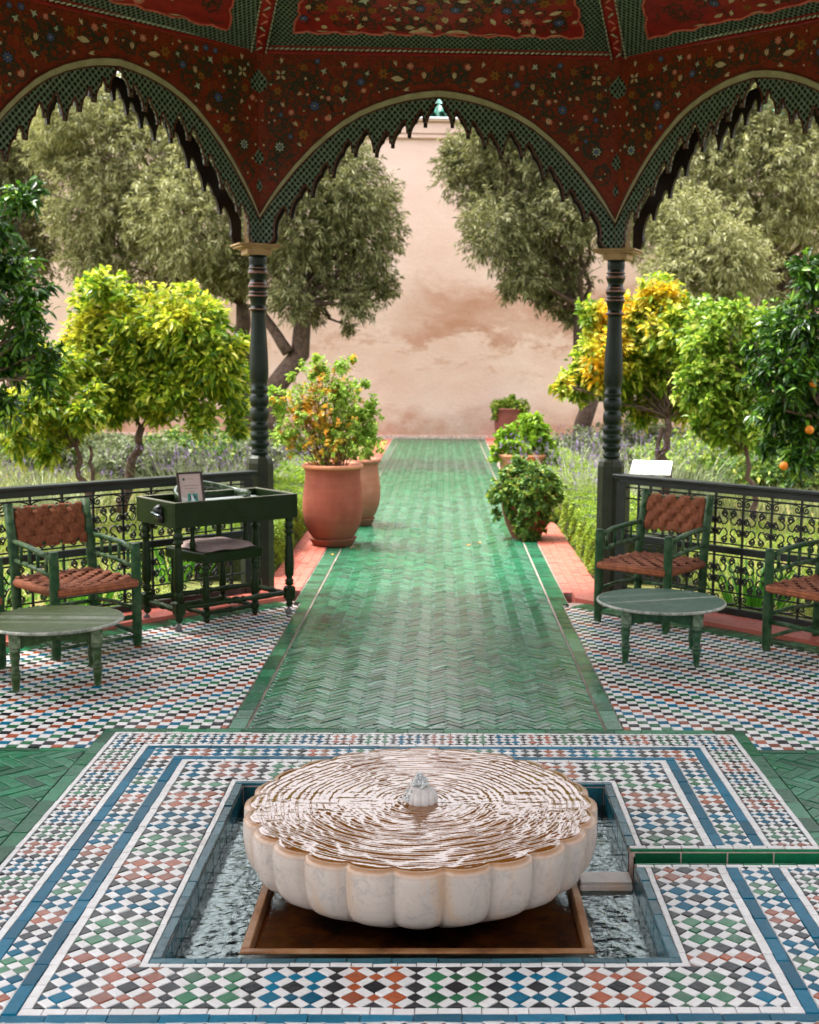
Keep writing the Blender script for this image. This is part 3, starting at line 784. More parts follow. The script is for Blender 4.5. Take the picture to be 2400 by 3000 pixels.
    def scroll(s, x, z, r, rot, mir, inside):
        pts = []
        for i in range(22):
            a = rot+mir*i*0.36; rr = r*(1-i/26); px, pz = x+rr*math.cos(a), z+rr*math.sin(a)
            if not inside(px, pz): break
            pts.append((px, pz))
        if len(pts) > 4:
            s.ribbon(pts, 0.0055)
            for i in range(2, len(pts)-2, 3):
                px, pz = pts[i]; a = rot+mir*i*0.36+mir*0.5
                if inside(px+0.025*math.cos(a), pz+0.025*math.sin(a)):
                    s.fig('vine', [[(0, 0), (.5, -.3), (1.1, 0), (.5, .3)]], px, pz, 0.023, a)

KX, KZ = 0.0010822, 0.00105
def hz(x, y): return ((1700-x)*KX, 3.486-(y-567)*KZ)
C_OUT = [hz(*q) for q in ((1700, 567), (1600, 577), (1500, 595), (1400, 624), (1300, 660), (1200, 706), (1100, 765), (1000, 845), (900, 935), (800, 1043), (700, 1168), (640, 1255), (568, 1375))]
C_IN = [hz(*q) for q in ((1700, 610), (1600, 620), (1500, 637), (1400, 664), (1300, 699), (1200, 745), (1100, 806), (1000, 884), (900, 976), (800, 1084), (700, 1209), (635, 1297), (568, 1402))]
TOPS = [(1700, 612), (1591, 690), (1485, 755), (1376, 826), (1244, 820), (1136, 888), (996, 1033), (866, 1176), (726, 1313)]
PEND = [(1613, 768), (1510, 838), (1403, 905), (1300, 968), (1164, 968), (1023, 1106), (889, 1238), (751, 1372)]
def lobed(Sx, Sy, Tx, Ty):
    """from a pendant's corner up to the point of a notch: two quarter rounds meeting in a cusp"""
    out = []; Mx, My = Sx+(Tx-Sx)*0.52, Sy+(Ty-Sy)*0.62
    for (x0, y0), (x1, y1), kk in (((Sx, Sy), (Mx, My), 0.55), ((Mx+(Tx-Mx)*0.08, My+6), (Tx, Ty), 0.75)):
        for i in range(5):
            f = PI/2*i/4; g = i/4; out.append((x0+(x1-x0)*(kk*(1-math.cos(f))+(1-kk)*g), y0+(y1-y0)*(kk*math.sin(f)+(1-kk)*g)))
    return out
SCR = [TOPS[0]]
for i, (px, py) in enumerate(PEND):
    SCR += lobed(px+12, py-22, *TOPS[i])[::-1][1:]+[(px+12, py-2), (px-12, py-2)]+lobed(px-12, py-22, *TOPS[i+1])
SCR += [(705, 1330), (684, 1366), (668, 1395), (660, 1430), (656, 1465), (661, 1500), (650, 1530), (630, 1552), (600, 1560), (568, 1562)]
SC = [hz(*q) for q in SCR]
ZBEAM = 3.711
def interp(c, h):
    for (a, za), (b_, zb) in zip(c, c[1:]):
        if a <= h <= b_+1e-9: return za+(zb-za)*(h-a)/(b_-a+1e-12)
    return c[-1][1]
def arch_bay(parent, loc, rz, Wb, seed):
    k = Wb/2/1.2250
    bay = empty('arch_panel', loc, rz, parent); rr = random.Random(seed)
    # red spandrel, inner face at y=0, and the outer skin at y=0.2
    hs = sorted(set([c[0] for c in C_OUT]+[i*0.05 for i in range(25)]+[1.225])); hs = [h for h in hs if h <= 1.2251]
    for y0, y1, mt, par, nmx in ((0.0, 0.03, RED, bay, 'spandrel'), (0.205, 0.235, DARKW, bay, 'outer_board')):
        b = bb(); 
        for s in (-1, 1):
            for a, c in zip(hs, hs[1:]):
                za, zc = (interp(C_OUT, a), interp(C_OUT, c))
                q = [(s*a*k, ZBEAM), (s*c*k, ZBEAM), (s*c*k, zc), (s*a*k, za)]
                if s > 0: q = q[::-1]
                vs = [(x, y0, z) for x, z in q]+[(x, y1, z) for x, z in q]
                b.add(vs, [(0, 1, 2, 3), (7, 6, 5, 4), (0, 4, 5, 1), (2, 6, 7, 3)])
        b.build(nmx, mt, par)
    # cream reeded band
    for s in (-1, 1):
        b = bb(); n = 150
        L = [C_OUT[0]]; T = 0
        dense = []
        tot = [0]
        for (a, za), (c, zc) in zip(C_OUT, C_OUT[1:]): tot.append(tot[-1]+math.hypot(c-a, zc-za))
        def samp(C, u):
            d = u*tot[-1]
            for i in range(len(C)-1):
                if d <= tot[i+1]+1e-9:
                    f = (d-tot[i])/(tot[i+1]-tot[i]); return C[i][0]+(C[i+1][0]-C[i][0])*f, C[i][1]+(C[i+1][1]-C[i][1])*f
            return C[-1]
        vs = []
        for i in range(n+1):
            o_, i_ = samp(C_OUT, i/n), samp(C_IN, i/n); y = -0.009 if i % 2 else -0.006
            vs += [(s*o_[0]*k, 0.0, o_[1]), (s*o_[0]*k, y, o_[1]-0.003), (s*i_[0]*k, y, i_[1]+0.003), (s*i_[0]*k, 0.0, i_[1])]
        fs = []
        for i in range(n):
            for j in range(3):
                f = (i*4+j, i*4+j+1, i*4+j+5, i*4+j+4); fs.append(f if s < 0 else f[::-1])
        b.add(vs, fs); b.build('reeded_trim', CREAM, bay)
        # trellis board with its cusped edge, on both skins
        for y0, y1, mt in ((0.004, 0.028, TREL), (0.208, 0.232, DARKW)):
            out = [(s*h*k, z) for h, z in C_IN]+[(s*h*k, z) for h, z in SC[::-1][:-1]]
            if s > 0: out = out[::-1]
            b = bb(); n_ = len(out)
            b.add([(x, y0, z) for x, z in out]+[(x, y1, z) for x, z in out], [tuple(range(n_)), tuple(range(n_, 2*n_))[::-1]]+[((i+1) % n_, i, n_+i, n_+(i+1) % n_) for i in range(n_)])
            b.build('trellis_board', mt, bay)
        b = bb(True); b.tube([(s*h*k, 0.004, z-0.001) for h, z in SC], 0.0062, 6); b.build('edge_bead', DARKRED, bay)
        b = bb(True); b.tube([(s*h*k, -0.004, z+0.003) for h, z in C_OUT], 0.006, 6); b.tube([(s*h*k, -0.003, z-0.003) for h, z in C_IN], 0.0055, 6); b.build('trim_bead', DARKRED, bay)
    # painting
    mo = Motifs(-0.0012)
    def inside(x, z):
        h = abs(x)/k
        return h < 1.19 and interp(C_OUT, h)+0.03 < z < ZBEAM-0.035
    for i in range(330):
        x, z = rr.uniform(-1.18, 1.18)*k, rr.uniform(2.75, 3.66)
        if inside(x, z): mo.scroll(x, z, rr.uniform(0.04, 0.085), rr.uniform(0, 6), rr.choice((-1, 1)), inside)
    half = [('tulip', 95, 470, .036, 0), ('leaf', 262, 500, .055, .1), ('bud', 275, 405, .034, -.4), ('rose', 180, 420, .026, 0), ('ochre', 350, 470, .045, 0), ('tulip', 588, 533, .036, .2), ('bird', 600, 415, .034, .6),
            ('bud', 205, 565, .03, 1.2), ('bird', 720, 460, .034, 2.2), ('bluerosette', 490, 525, .026, .3), ('dot', 375, 585, .010, 0), ('four', 990, 490, .052, 0), ('bud', 985, 400, .034, .1), ('ochre', 845, 440, .034, .4),
            ('dot', 835, 510, .016, 0), ('bluerosette', 780, 680, .040, .2), ('bird', 605, 635, .036, .4), ('dot', 825, 610, .018, 0), ('rose', 700, 755, .022, 0), ('tulip', 690, 745, .03, -.2), ('dot', 770, 765, .017, 0), ('dot', 595, 725, .014, 0),
            ('bud', 980, 675, .034, -.5), ('bud', 1050, 705, .024, .2), ('ochre', 850, 860, .046, .2), ('bud', 900, 795, .03, -.9), ('rosette', 1000, 940, .040, 0), ('bud', 875, 925, .032, -.9), ('dot', 1030, 775, .015, 0), ('dot', 1105, 775, .012, 0),
            ('dot', 1030, 1115, .014, 0), ('dot', 1110, 655, .012, 0), ('bluerosette', 760, 400, .02, 0), ('ochre', 1010, 590, .03, 0), ('rose', 520, 420, .02, 0), ('dot', 1100, 930, .014, 0), ('bird', 450, 470, .022, 2), ('ochre', 640, 570, .03, .7)]
    for _ in range(110):
        h, z = rr.uniform(0.02, 1.17), rr.uniform(2.72, 3.67)
        if inside(h*k, z) and inside(h*k, z-0.02) and all(math.hypot(h-q[1]*KX, z-(3.486-(q[2]-567)*KZ)) > q[3]+0.026 for q in half):
            kd = rr.choice(('dot', 'bud', 'ochre', 'rose', 'bird', 'tulip', 'bluerosette', 'dot')); half.append((kd, h/KX, 567+(3.486-z)/KZ, rr.uniform(0.014, 0.024) if kd != 'dot' else 0.011, rr.uniform(0, 6)))
    for kind, cx, cy, sz, rot in half:
        h, z = cx*KX, 3.486-(cy-567)*KZ
        for s in (-1, 1): mo.draw(kind, s*h*k, z, sz*(0.8 if sz > 0.03 else 0.95), rot if s > 0 else PI-rot if kind == 'leaf' else -rot)
    mo.b.build('painted_motif', PMATS, bay, kind='stuff')
    # dark trellis drops in the corner folds
    for s in (-1, 1):
        for cy, r0, r1 in ((540, 0.065, 0.085), (1010, 0.035, 0.062), (1188, 0.022, 0.048)):
            z0 = 3.486-(cy-567)*KZ; pts = [(0, -r1*.8), (r0*.8, -r1*.5), (r0, 0), (r0*.75, r1*.45), (r0*.25, r1*.8), (0, r1*1.15)]
            q = [(s*(1.2245*k-px), z0+pz) for px, pz in pts]
            if area(q) < 0: q = q[::-1]
            b = bb(); b.add([(x, -0.004, z) for x, z in q]+[(x, 0.0, z) for x, z in q], [tuple(range(len(q)))]+[((j+1) % len(q), j, len(q)+j, len(q)+(j+1) % len(q)) for j in range(len(q))]); b.build('trellis_drop', TREL, bay)
    # beam moulding: red fillet and pale rope
    b = bb(); b.box((0, -0.008, ZBEAM+0.004), (Wb-0.004, 0.016, 0.02), 0.004); b.box((0, -0.02, ZBEAM+0.038), (Wb-0.02, 0.02, 0.012), 0.003); b.box((0, 0.115, ZBEAM+0.03), (Wb, 0.22, 0.02)); b.build('beam_moulding', REDP, bay)
    b = bb(True); n = int(Wb/0.036)
    for i in range(n):
        x = -Wb/2+0.02+i*(Wb-0.04)/(n-1); b.tube([(x-0.013, -0.022, ZBEAM+0.019), (x+0.013, -0.026, ZBEAM+0.028)], [0.0055, 0.0065], 6)
    b.build('rope_moulding', plain('rope_paint', (0.42, 0.42, 0.36), 0.5), bay)
    return bay
pav = empty('garden_pavilion', (0, 0, 0)); tag(pav, 'red painted wooden pavilion with scalloped trellis arches and painted ceiling', 'pavilion')
CLX, CRX, CY = PC-1.225, PC+1.225, 4.694; d7 = math.sqrt(.5); WS = 2.10
arch_bay(pav, (PC, CY, 0), 0, 2.45, 1)
arch_bay(pav, (CLX-d7*WS/2, CY-d7*WS/2, 0), PI/4, WS, 2)
arch_bay(pav, (CRX+d7*WS/2, CY-d7*WS/2, 0), -PI/4, WS, 3)
# columns
COLGREEN = plain('column_enamel', (0.007, 0.013, 0.007), 0.34, 14, 0.4, 0.06, spec=0.2)
COPPER = plain('worn_copper_paint', (0.20, 0.095, 0.075), 0.35, 30, 0.4)
POSTM = plain('post_enamel', (0.020, 0.023, 0.010), 0.45, 10, 0.35, 0.06, spec=0.2)
TANP = plain('tan_paint', (0.34, 0.21, 0.10), 0.5, 12, 0.25)
SHAFT = [(0.056, 0.985), (0.060, 1.0), (0.060, 1.015), (0.052, 1.022), (0.055, 1.04), (0.066, 1.055), (0.067, 1.075), (0.056, 1.085), (0.055, 1.095), (0.064, 1.105), (0.066, 1.125), (0.064, 1.145), (0.054, 1.155), (0.063, 1.168), (0.066, 1.19), (0.062, 1.212), (0.052, 1.22), (0.060, 1.232), (0.066, 1.255), (0.066, 1.29), (0.060, 1.315), (0.052, 1.322), (0.062, 1.335), (0.066, 1.36), (0.066, 1.395), (0.058, 1.41), (0.052, 1.416), (0.062, 1.43), (0.063, 1.45), (0.056, 1.456), (0.058, 1.50), (0.0655, 1.53), (0.0665, 1.60), (0.062, 1.72), (0.054, 1.85), (0.049, 1.972), (0.050, 1.99), (0.066, 1.997), (0.066, 2.006), (0.050, 2.012), (0.051, 2.03), (0.058, 2.07), (0.068, 2.088), (0.069, 2.098), (0.062, 2.104), (0.056, 2.108), (0.066, 2.114), (0.066, 2.12), (0.056, 2.124), (0.062, 2.135), (0.069, 2.15), (0.069, 2.165), (0.060, 2.175), (0.062, 2.184), (0.054, 2.19), (0.052, 2.21), (0.060, 2.225), (0.068, 2.245), (0.069, 2.262), (0.060, 2.27), (0.058, 2.274), (0.066, 2.28), (0.066, 2.286), (0.058, 2.29), (0.060, 2.31), (0.062, 2.345), (0.060, 2.37)]
def column(x, y, rz):
    c = empty('column', (x, y, 0), rz, pav)
    b = bb(True); b.mi = 0
    b.lathe(SHAFT, 32); o = b.build('shaft', [COLGREEN, COPPER], c)
    for p in o.data.polygons:
        z = p.center.z
        if any(abs(z-q) < w for q, w in ((2.002, 0.007), (2.094, 0.007), (2.117, 0.0045), (2.158, 0.010), (2.18, 0.005), (2.256, 0.010), (2.283, 0.0045))): p.material_index = 1
    b = bb(); b.lathe([(0.088*1.08, 0.0), (0.088*1.08, 0.93), (0.084, 0.965), (0.06, 0.985)], 8); b.X = None
    b.build('pedestal', POSTM, c, rot=(0, 0, PI/8))
    b = bb(); b.box((0, 0, 2.40), (0.105, 0.105, 0.06)); b.box((0, 0.045, 2.395), (0.17, 0.19, 0.045), 0.006); b.build('neck', TANP, c)
    b = bb(); b.box((0, 0.05, 2.425), (0.27, 0.25, 0.016), 0.004); b.box((0, 0.05, 2.44), (0.30, 0.27, 0.014), 0.003); b.build('abacus', TANP, c)
    b = bb(); b.box((0, 0.06, 2.62), (0.13, 0.13, 0.35)); b.build('impost_block', OCHRE, c)
    return c
o7 = 0.055
column(CLX-o7*math.sin(PI/8), CY+o7, PI/8); column(CRX+o7*math.sin(PI/8), CY+o7, -PI/8)
ex = d7*(WS+0.0); column(CLX-ex-o7*d7, CY-ex+o7*d7, PI/4); column(CRX+ex+o7*d7, CY-ex+o7*d7, -PI/4)
# ceiling: eight sloping fields between ribs, rising to the centre
ZA = 5.38; ctr = Vector((PC, 0.2, ZA)); zc0 = ZBEAM+0.030
corner = [Vector((PC+sx*a, 0.2+sy*b_, zc0)) for sx, sy, a, b_ in ((-1, 1, 1.225, CY-0.2), (1, 1, 1.225, CY-0.2), (1, 1, 4.69, 1.225), (1, -1, 4.69, 1.225), (1, -1, 1.225, CY-0.2), (-1, -1, 1.225, CY-0.2), (-1, -1, 4.69, 1.225), (-1, 1, 4.69, 1.225))]
for i in range(8):
    p, q = corner[i], corner[(i+1) % 8]; mid = (p+q)/2; ax = (q-p).normalized(); up = (ctr-mid).normalized(); nin = ax.cross(up)   # local x, z, and y pointing up/out
    if nin.z < 0: pass
    Mx = Matrix((ax, -nin if (-nin).z > 0 else nin, up)).transposed().to_4x4()
    yv = Vector(Mx.col[1][:3]); Mx = Matrix((ax, yv, up)).transposed().to_4x4(); Mx.translation = mid
    Lh = (q-p).length/2; H = (ctr-mid).length
    b = bb(); n_ = 3
    tri = [(-Lh, 0.0), (Lh, 0.0), (0, H)]
    b.add([(x, 0.0, z) for x, z in tri]+[(x, 0.05, z) for x, z in tri], [(0, 1, 2), (5, 4, 3), (0, 3, 4, 1), (1, 4, 5, 2), (2, 5, 3, 0)])
    fld = b.build('ceiling_panel', TREL_C, pav); fld.matrix_world = Mx
    if i in (7, 0, 1):
        # cartouche with wavy gilt edge
        m = 0.205; zt = min(1.35, H*0.45); sl = Lh/H; xe = lambda z: Lh-sl*z-m*math.hypot(1, sl)
        out = []; w = lambda u: 0.010*math.sin(u*34)+0.006*math.sin(u*71)
        N_ = 60
        x0 = xe(m)
        for j in range(N_): u = -1+2*j/N_; out.append((u*x0, m+w(u*x0)*1.2))
        for j in range(30): z = m+(zt-m)*j/30; out.append((xe(z)+w(z+.3), z))
        for j in range(30): u = 1-2*j/30; out.append((u*xe(zt), zt))
        for j in range(30): z = zt-(zt-m)*j/30; out.append((-xe(z)-w(z+.3), z))
        b = bb(); nn = len(out); b.add([(x, -0.012, z) for x, z in out]+[(x, 0.0, z) for x, z in out], [tuple(range(nn))]+[((j+1) % nn, j, nn+j, nn+(j+1) % nn) for j in range(nn)])
        b.build('painted_cartouche', REDP, fld)
        b = bb(True); b.tube([(x, -0.013, z) for x, z in out+out[:1]], 0.008, 6); b.build('cartouche_edge', plain('rose_paint', (0.42, 0.10, 0.08), 0.4), fld)
        mo = Motifs(-0.0135); rr = random.Random(40+i)
        ins = lambda x, z: m+0.03 < z < zt-0.02 and abs(x) < xe(z)-0.03
        for _ in range(260):
            x, z = rr.uniform(-Lh, Lh), rr.uniform(m, 0.9)
            if ins(x, z): mo.scroll(x, z, rr.uniform(0.03, 0.065), rr.uniform(0, 6), rr.choice((-1, 1)), ins)
        for kx in range(-14, 15):
            for kz in range(7):
                x = kx*0.105+rr.uniform(-.02, .02)+(0.05 if kz % 2 else 0); z = m+0.065+kz*0.10+rr.uniform(-.02, .02)
                if ins(x, z) and ins(x, z-0.03): mo.draw(rr.choice(('four', 'rose', 'bluerosette', 'ochre', 'bird', 'tulip', 'bud', 'dot', 'ochre', 'leaf')), x, z, rr.uniform(0.026, 0.046), rr.uniform(0, 6))
        for s in (-1, 1):
            for u in (0.12,): mo.fig('cream', [[(-1, 0), (1, 0), (.7, .35), (0, .5), (-.7, .35)]], s*u, m+0.02, 0.085, 0); mo.fig('rose', [[(-1, 0), (1, 0), (.6, .3), (-.6, .3)]], s*u, m+0.024, 0.05, 0)
            for u in (0.35, 0.6, 0.8): mo.fig('cream', [[(-1, 0), (0, -.12), (1, .1), (0, .16)]], s*u*x0, m+0.02, 0.05, s*0.1)
        mo.b.build('painted_motif', PMATS, fld, kind='stuff')
for i in range(8):  # unseen overhang added to keep the sun off the floor inside
    p, q = corner[i], corner[(i+1) % 8]; c_ = Vector((PC, 0.2, zc0)); po, qo = c_+(p-c_)*1.17, c_+(q-c_)*1.17; dz = Vector((0, 0, 0.02)); up = Vector((0, 0, 0.09))
    b = bb(); b.add([v+k for k in (dz, up) for v in (p-(c_-p)*0.006, q-(c_-q)*0.006, qo, po)], [(0, 3, 2, 1), (4, 5, 6, 7), (0, 1, 5, 4), (1, 2, 6, 5), (2, 3, 7, 6), (3, 0, 4, 7)]); b.build('sun_block_eave', DARKW, pav)
for i in range(8):
    p = corner[i]; dv = (ctr-p); q = p+dv*0.97; side = dv.cross(Vector((0, 0, 1))).normalized(); upn = side.cross(dv).normalized(); dn = dv.normalized()
    if upn.z < 0: upn = -upn
    Mx = Matrix((dn, side, upn)).transposed().to_4x4(); Mx.translation = p
    b = bb(); Lr = dv.length*0.97; b.box((Lr/2, 0, -0.012), (Lr, 0.085, 0.05)); o = b.build('rib', REDP, pav); o.matrix_world = Mx
    if i in (0, 1):
        b = bb(True)
        for s in (-1, 1):
            b.mi = 0; b.tube([(0, s*0.045, -0.036), (Lr, s*0.045, -0.036)], 0.009, 6)
        for j in range(40):
            for s in (-1, 1): b.mi = 1; b.tube([(0.02+j*0.045, s*0.050, -0.045), (0.045+j*0.045, s*0.047, -0.047)], 0.006, 5)
            b.mi = 1 if j % 3 == 0 else 2; x = 0.05+j*0.075; c = Vector((x, 0, -0.037))
            b.tube([(x-0.022, 0.018*(-1)**j, -0.038), (x+0.022, -0.018*(-1)**j, -0.038)], [0.006, 0.010], 6, flat=0.3)
        b.build('rib_moulding', [REDP, PMATS[3], PMATS[4]], o)

# ------------------------------------------------------------------ railings
RAILM = plain('rail_enamel', (0.009, 0.012, 0.009), 0.36, 10, 0.4, 0.08, spec=0.35)
IRON = plain('black_iron', (0.006, 0.007, 0.006), 0.4, 30, 0.3)
def spiral_c():
    pts = []; c = Vector((0.034, 0, 0.080)); n = 26
    for i in range(n):
        f = i/(n-1); a = math.radians(200)-f*math.radians(560); r = 0.005+0.019*f
        pts.append(c+Vector((r*math.cos(a), 0, r*math.sin(a))))
    # last point lies left of the spiral's centre, heading down to the middle of the cell
    half = pts+[Vector((0.012, 0, 0.050)), Vector((0.016, 0, 0.030)), Vector((0.0225, 0, 0.0225))]
    mir = [Vector((p.z, 0, p.x)) for p in half[:-1]][::-1]
    return half+mir
b = bb(True); b.tube(spiral_c(), 0.0058, 5); SCROLL = b.mesh('scroll', IRON)
def half_scroll():
    c = Vector((0.074, 0, 0.0)); pts = []
    for i in range(22):
        f = i/21; a = math.radians(-40)+f*math.radians(470); r = 0.004+0.021*f; pts.append(c+Vector((r*math.cos(a), 0, r*math.sin(a))))
    return pts+[Vector((0.045, 0, 0.034)), Vector((0.0, 0, 0.036))]
b = bb(True); b.tube(half_scroll(), 0.0054, 5); HSCROLL = b.mesh('scroll', IRON)
def railing(x, y, rz, label, flip):
    R = empty('railing', (x, y, 0), rz); tag(R, label, 'railing', 'railings of the pavilion')
    s = flip; L = 2.02
    X = lambda a: s*a
    for nmz, z0, z1, w in (('top_rail', 0.822, 0.868, 0.045), ('mid_rail', 0.428, 0.473, 0.04), ('bottom_rail', 0.022, 0.072, 0.045)):
        b = bb(); b.box((X(0.12+L/2), 0, (z0+z1)/2), (L-0.02, w, z1-z0), 0.003)
        if nmz == 'top_rail': b.box((X(0.10+L/2), 0, 0.878), (L+0.02, 0.095, 0.020), 0.005); b.box((X(0.10+L/2), 0, 0.862), (L+0.01, 0.07, 0.012), 0.003)
        b.build(nmz, RAILM, R)
    for a in (0.155, L+0.05):
        b = bb(); b.box((X(a), 0, 0.43), (0.075, 0.06, 0.80), 0.003); b.build('end_post', RAILM, R)
    bars = [0.288+0.2085*i for i in range(9)]
    bm = bb(); bm.box((0, 0, 0), (0.013, 0.013, 0.345)); me1 = bm.mesh('bar', IRON); bm = bb(); bm.box((0, 0, 0), (0.013, 0.013, 0.356)); me2 = bm.mesh('bar', IRON)
    for a in bars: inst('bar', me1, R, (X(a), 0, 0.6475)); inst('bar', me2, R, (X(a), 0, 0.25))
    b = bb(); b.box((0, 0, 0), (L-0.1, 0.008, 0.010)); me = b.mesh('crossbar', IRON)
    for z in (0.798, 0.722, 0.492, 0.410, 0.172, 0.088): inst('crossbar', me, R, (X(0.17+(L-0.06)/2), 0.0, z))
    for a in bars[:-1]:
        cx = a+0.10425
        for zc, hh in ((0.607, 0.115), (0.291, 0.119)):
            for k in range(4): inst('scroll', SCROLL, R, (X(cx), 0, zc), (0, k*PI/2, 0), (0.93, 1, 0.93*hh/0.104) if k % 2 == 0 else (0.93*hh/0.104, 1, 0.93))
        for zc, sg in ((0.760, 1), (0.130, -1)):
            for m in (1, -1): inst('scroll', HSCROLL, R, (X(cx), 0, zc), (0, 0, 0), (m, 1, sg))
    return R
railing(CLX+0.02, CY-0.0, PI/4, 'dark green railing of wrought iron scrolls behind the writing desk', -1)
railing(CRX-0.02, CY-0.0, -PI/4, 'dark green railing of wrought iron scrolls behind the pale striped round table', 1)

# ------------------------------------------------------------------ rush seated armchairs
CHAIRG = wood('green_chair_paint', (0.010, 0.044, 0.013), 0.45, (0.09, 0.13, 0.065), 0.15, (5, 5, 2))
def rope_mat(nm, ax):
    t = NT(nm); v = t.co('Object'); n = t.noise(v, 30, 4); wv = t.n('ShaderNodeTexWave'); wv.bands_direction = ax; wv.inputs['Scale'].default_value = 42; wv.inputs['Distortion'].default_value = 2.5; wv.inputs['Detail'].default_value = 3; wv.inputs['Detail Scale'].default_value = 3; t.l(v, wv.inputs[0])
    c = t.mix(t.fr(n, 0.3, 0.7), (0.20, 0.055, 0.022), (0.40, 0.125, 0.05)); c = t.mix(t.fr(wv.outputs['Fac'], 0.0, 0.5, 0.75, 0), c, (0.085, 0.024, 0.012))
    t.bsdf(c, 0.75, t.bump(wv.outputs['Fac'], 0.8, 0.006), 0.3); return t.done()
ROPE_X, ROPE_Y, ROPE_Z = rope_mat('rush_cord_across', 'Y'), rope_mat('rush_cord_along', 'X'), rope_mat('rush_cord_up', 'X')
def strip_mesh(name, L, w, amp, phase, n, mat, wrap):
    """one flat bundle of rush cords weaving over and under n crossings"""
    V = []; F = []; N = n*6
    for i in range(N+1):
        u = i/N; x = (u-0.5)*L; z = amp*math.sin(PI*(u*n+phase+0.5)); z = amp*max(-1, min(1, 1.6*z/amp))
        e = max(0, abs(u-0.5)*2-0.94)/0.06; z -= wrap*e*e*0.6
        for k in range(7):
            q = (k/6-0.5); V.append((x, q*w, z+0.003*(1-(2*q)**4)))
    F = [(i*7+k, i*7+k+1, (i+1)*7+k+1, (i+1)*7+k) for i in range(N) for k in range(6)]
    F = [f[::-1] for f in F]
    return np_mesh(name, V, F, mat, True)
def make_armchair():
    R = empty('rush_armchair'); w, d = 0.50, 0.48; hx, hy = w/2, d/2
    for sx in (-1, 1):
        b = bb(True); b.lathe([(0.021, 0.0), (0.027, 0.03), (0.028, 0.35), (0.027, 0.55), (0.026, 0.596), (0.023, 0.602)], 10); b.build('leg', CHAIRG, R, (sx*hx, -hy, 0))
        b = bb(True); P = [(sx*hx*0.96, hy-0.01, 0), (sx*hx*0.96, hy, 0.2), (sx*hx*0.96, hy+0.005, 0.42), (sx*hx*0.96, hy+0.035, 0.62), (sx*hx*0.96, hy+0.075, 0.815)]
        b.tube(P, [0.021, 0.027, 0.029, 0.027, 0.026], 10); b.build('leg', CHAIRG, R)
        b = bb(True); b.tube([(sx*hx, -hy, 0.555), (sx*(hx+0.008), -hy*0.3, 0.588), (sx*hx, hy*0.4, 0.600), (sx*hx*0.96, hy+0.03, 0.606)], [0.013, 0.017, 0.017, 0.014], 8); b.build('armrest', CHAIRG, R)
        b = bb(True); b.tube([(sx*hx, -hy, 0.462), (sx*hx, 0, 0.487), (sx*hx*0.96, hy+0.015, 0.497)], 0.014, 8); b.build('arm_rail', CHAIRG, R)
        for i in range(4):
            y = -hy+0.085+i*0.10; b = bb(True); b.tube([(sx*hx, y, 0.475+i*0.006), (sx*hx, y, 0.58+i*0.006)], 0.0095, 7); b.build('spindle', CHAIRG, R)
        for z, r in ((0.215, 0.012), (0.075, 0.012)):
            b = bb(True); b.tube([(sx*hx, -hy, z), (sx*hx, 0, z+0.012), (sx*hx*0.96, hy, z)], r, 7); b.build('stretcher', CHAIRG, R)
    for y, z, r in ((-hy, 0.175, 0.015), (hy, 0.2, 0.013), (-hy, 0.06, 0.011)):
        b = bb(True); b.tube([(-hx, y, z), (hx, y, z)], r, 8); b.build('stretcher', CHAIRG, R)
    b = bb(True)
    for z in (0.578, 0.778): b.tube([(-hx*0.94, hy+0.028+(z-0.578)*0.22, z), (hx*0.94, hy+0.028+(z-0.578)*0.22, z)], 0.012, 8)
    b.build('back_rail', CHAIRG, R)
    # seat: rim rolls wrapped in rush, then the woven bundles
    b = bb(True)
    for sx in (-1, 1): b.tube([(sx*(hx-0.005), -hy-0.004, 0.372), (sx*(hx-0.005), hy*0.9, 0.372)], 0.027, 12)
    b.tube([(-hx+0.005, -hy-0.008, 0.374), (hx-0.005, -hy-0.008, 0.374)], 0.028, 12); b.tube([(-hx+0.02, hy, 0.374), (hx-0.02, hy, 0.374)], 0.026, 12)
    b.add([(-hx, -hy, 0.372), (hx, -hy, 0.372), (hx, hy, 0.372), (-hx, hy, 0.372)], [(0, 1, 2, 3)])
    b.add([(-hx, -hy, 0.36), (hx, -hy, 0.36), (hx, hy, 0.36), (-hx, hy, 0.36)], [(3, 2, 1, 0)])
    seat = b.build('seat', ROPE_X, R)
    nX, nY = 9, 9; sx_, sy_ = (w-0.03)/nX, (d-0.02)/nY
    mx = [strip_mesh('rush_strip', w+0.015, sy_*0.86, 0.009, ph, nX, ROPE_Y, 0.012) for ph in (0, 1)]
    my = [strip_mesh('rush_strip', d+0.03, sx_*0.86, 0.009, ph, nY, ROPE_Y, 0.012) for ph in (0, 1)]
    for j in range(nY): inst('rush_strip', mx[j % 2], seat, (0, -d/2+0.01+(j+.5)*sy_, 0.398))
    for i in range(nX): inst('rush_strip', my[(i+1) % 2], seat, (-w/2+0.015+(i+.5)*sx_, 0, 0.398), (0, 0, PI/2))
    # backrest
    bw, bh = w-0.075, 0.225; lean = 0.22; mid = Vector((0, hy+0.05, 0.676)); rx = PI/2-lean
    b = bb(True); b.box((0, 0, 0), (bw, bh-0.02, 0.016), 0.005); back = b.build('backrest', ROPE_Z, R, mid, (rx, 0, 0))
    nX, nY = 8, 4; s1, s2 = bw/nX, bh/nY
    mx = [strip_mesh('rush_strip', bw+0.004, s2*0.86, 0.008, ph, nX, ROPE_Y, 0.01) for ph in (0, 1)]
    my = [strip_mesh('rush_strip', bh+0.02, s1*0.86, 0.008, ph, nY, ROPE_Y, 0.016) for ph in (0, 1)]
    for j in range(nY): inst('rush_strip', mx[j % 2], back, (0, -bh/2+(j+.5)*s2, 0.014))
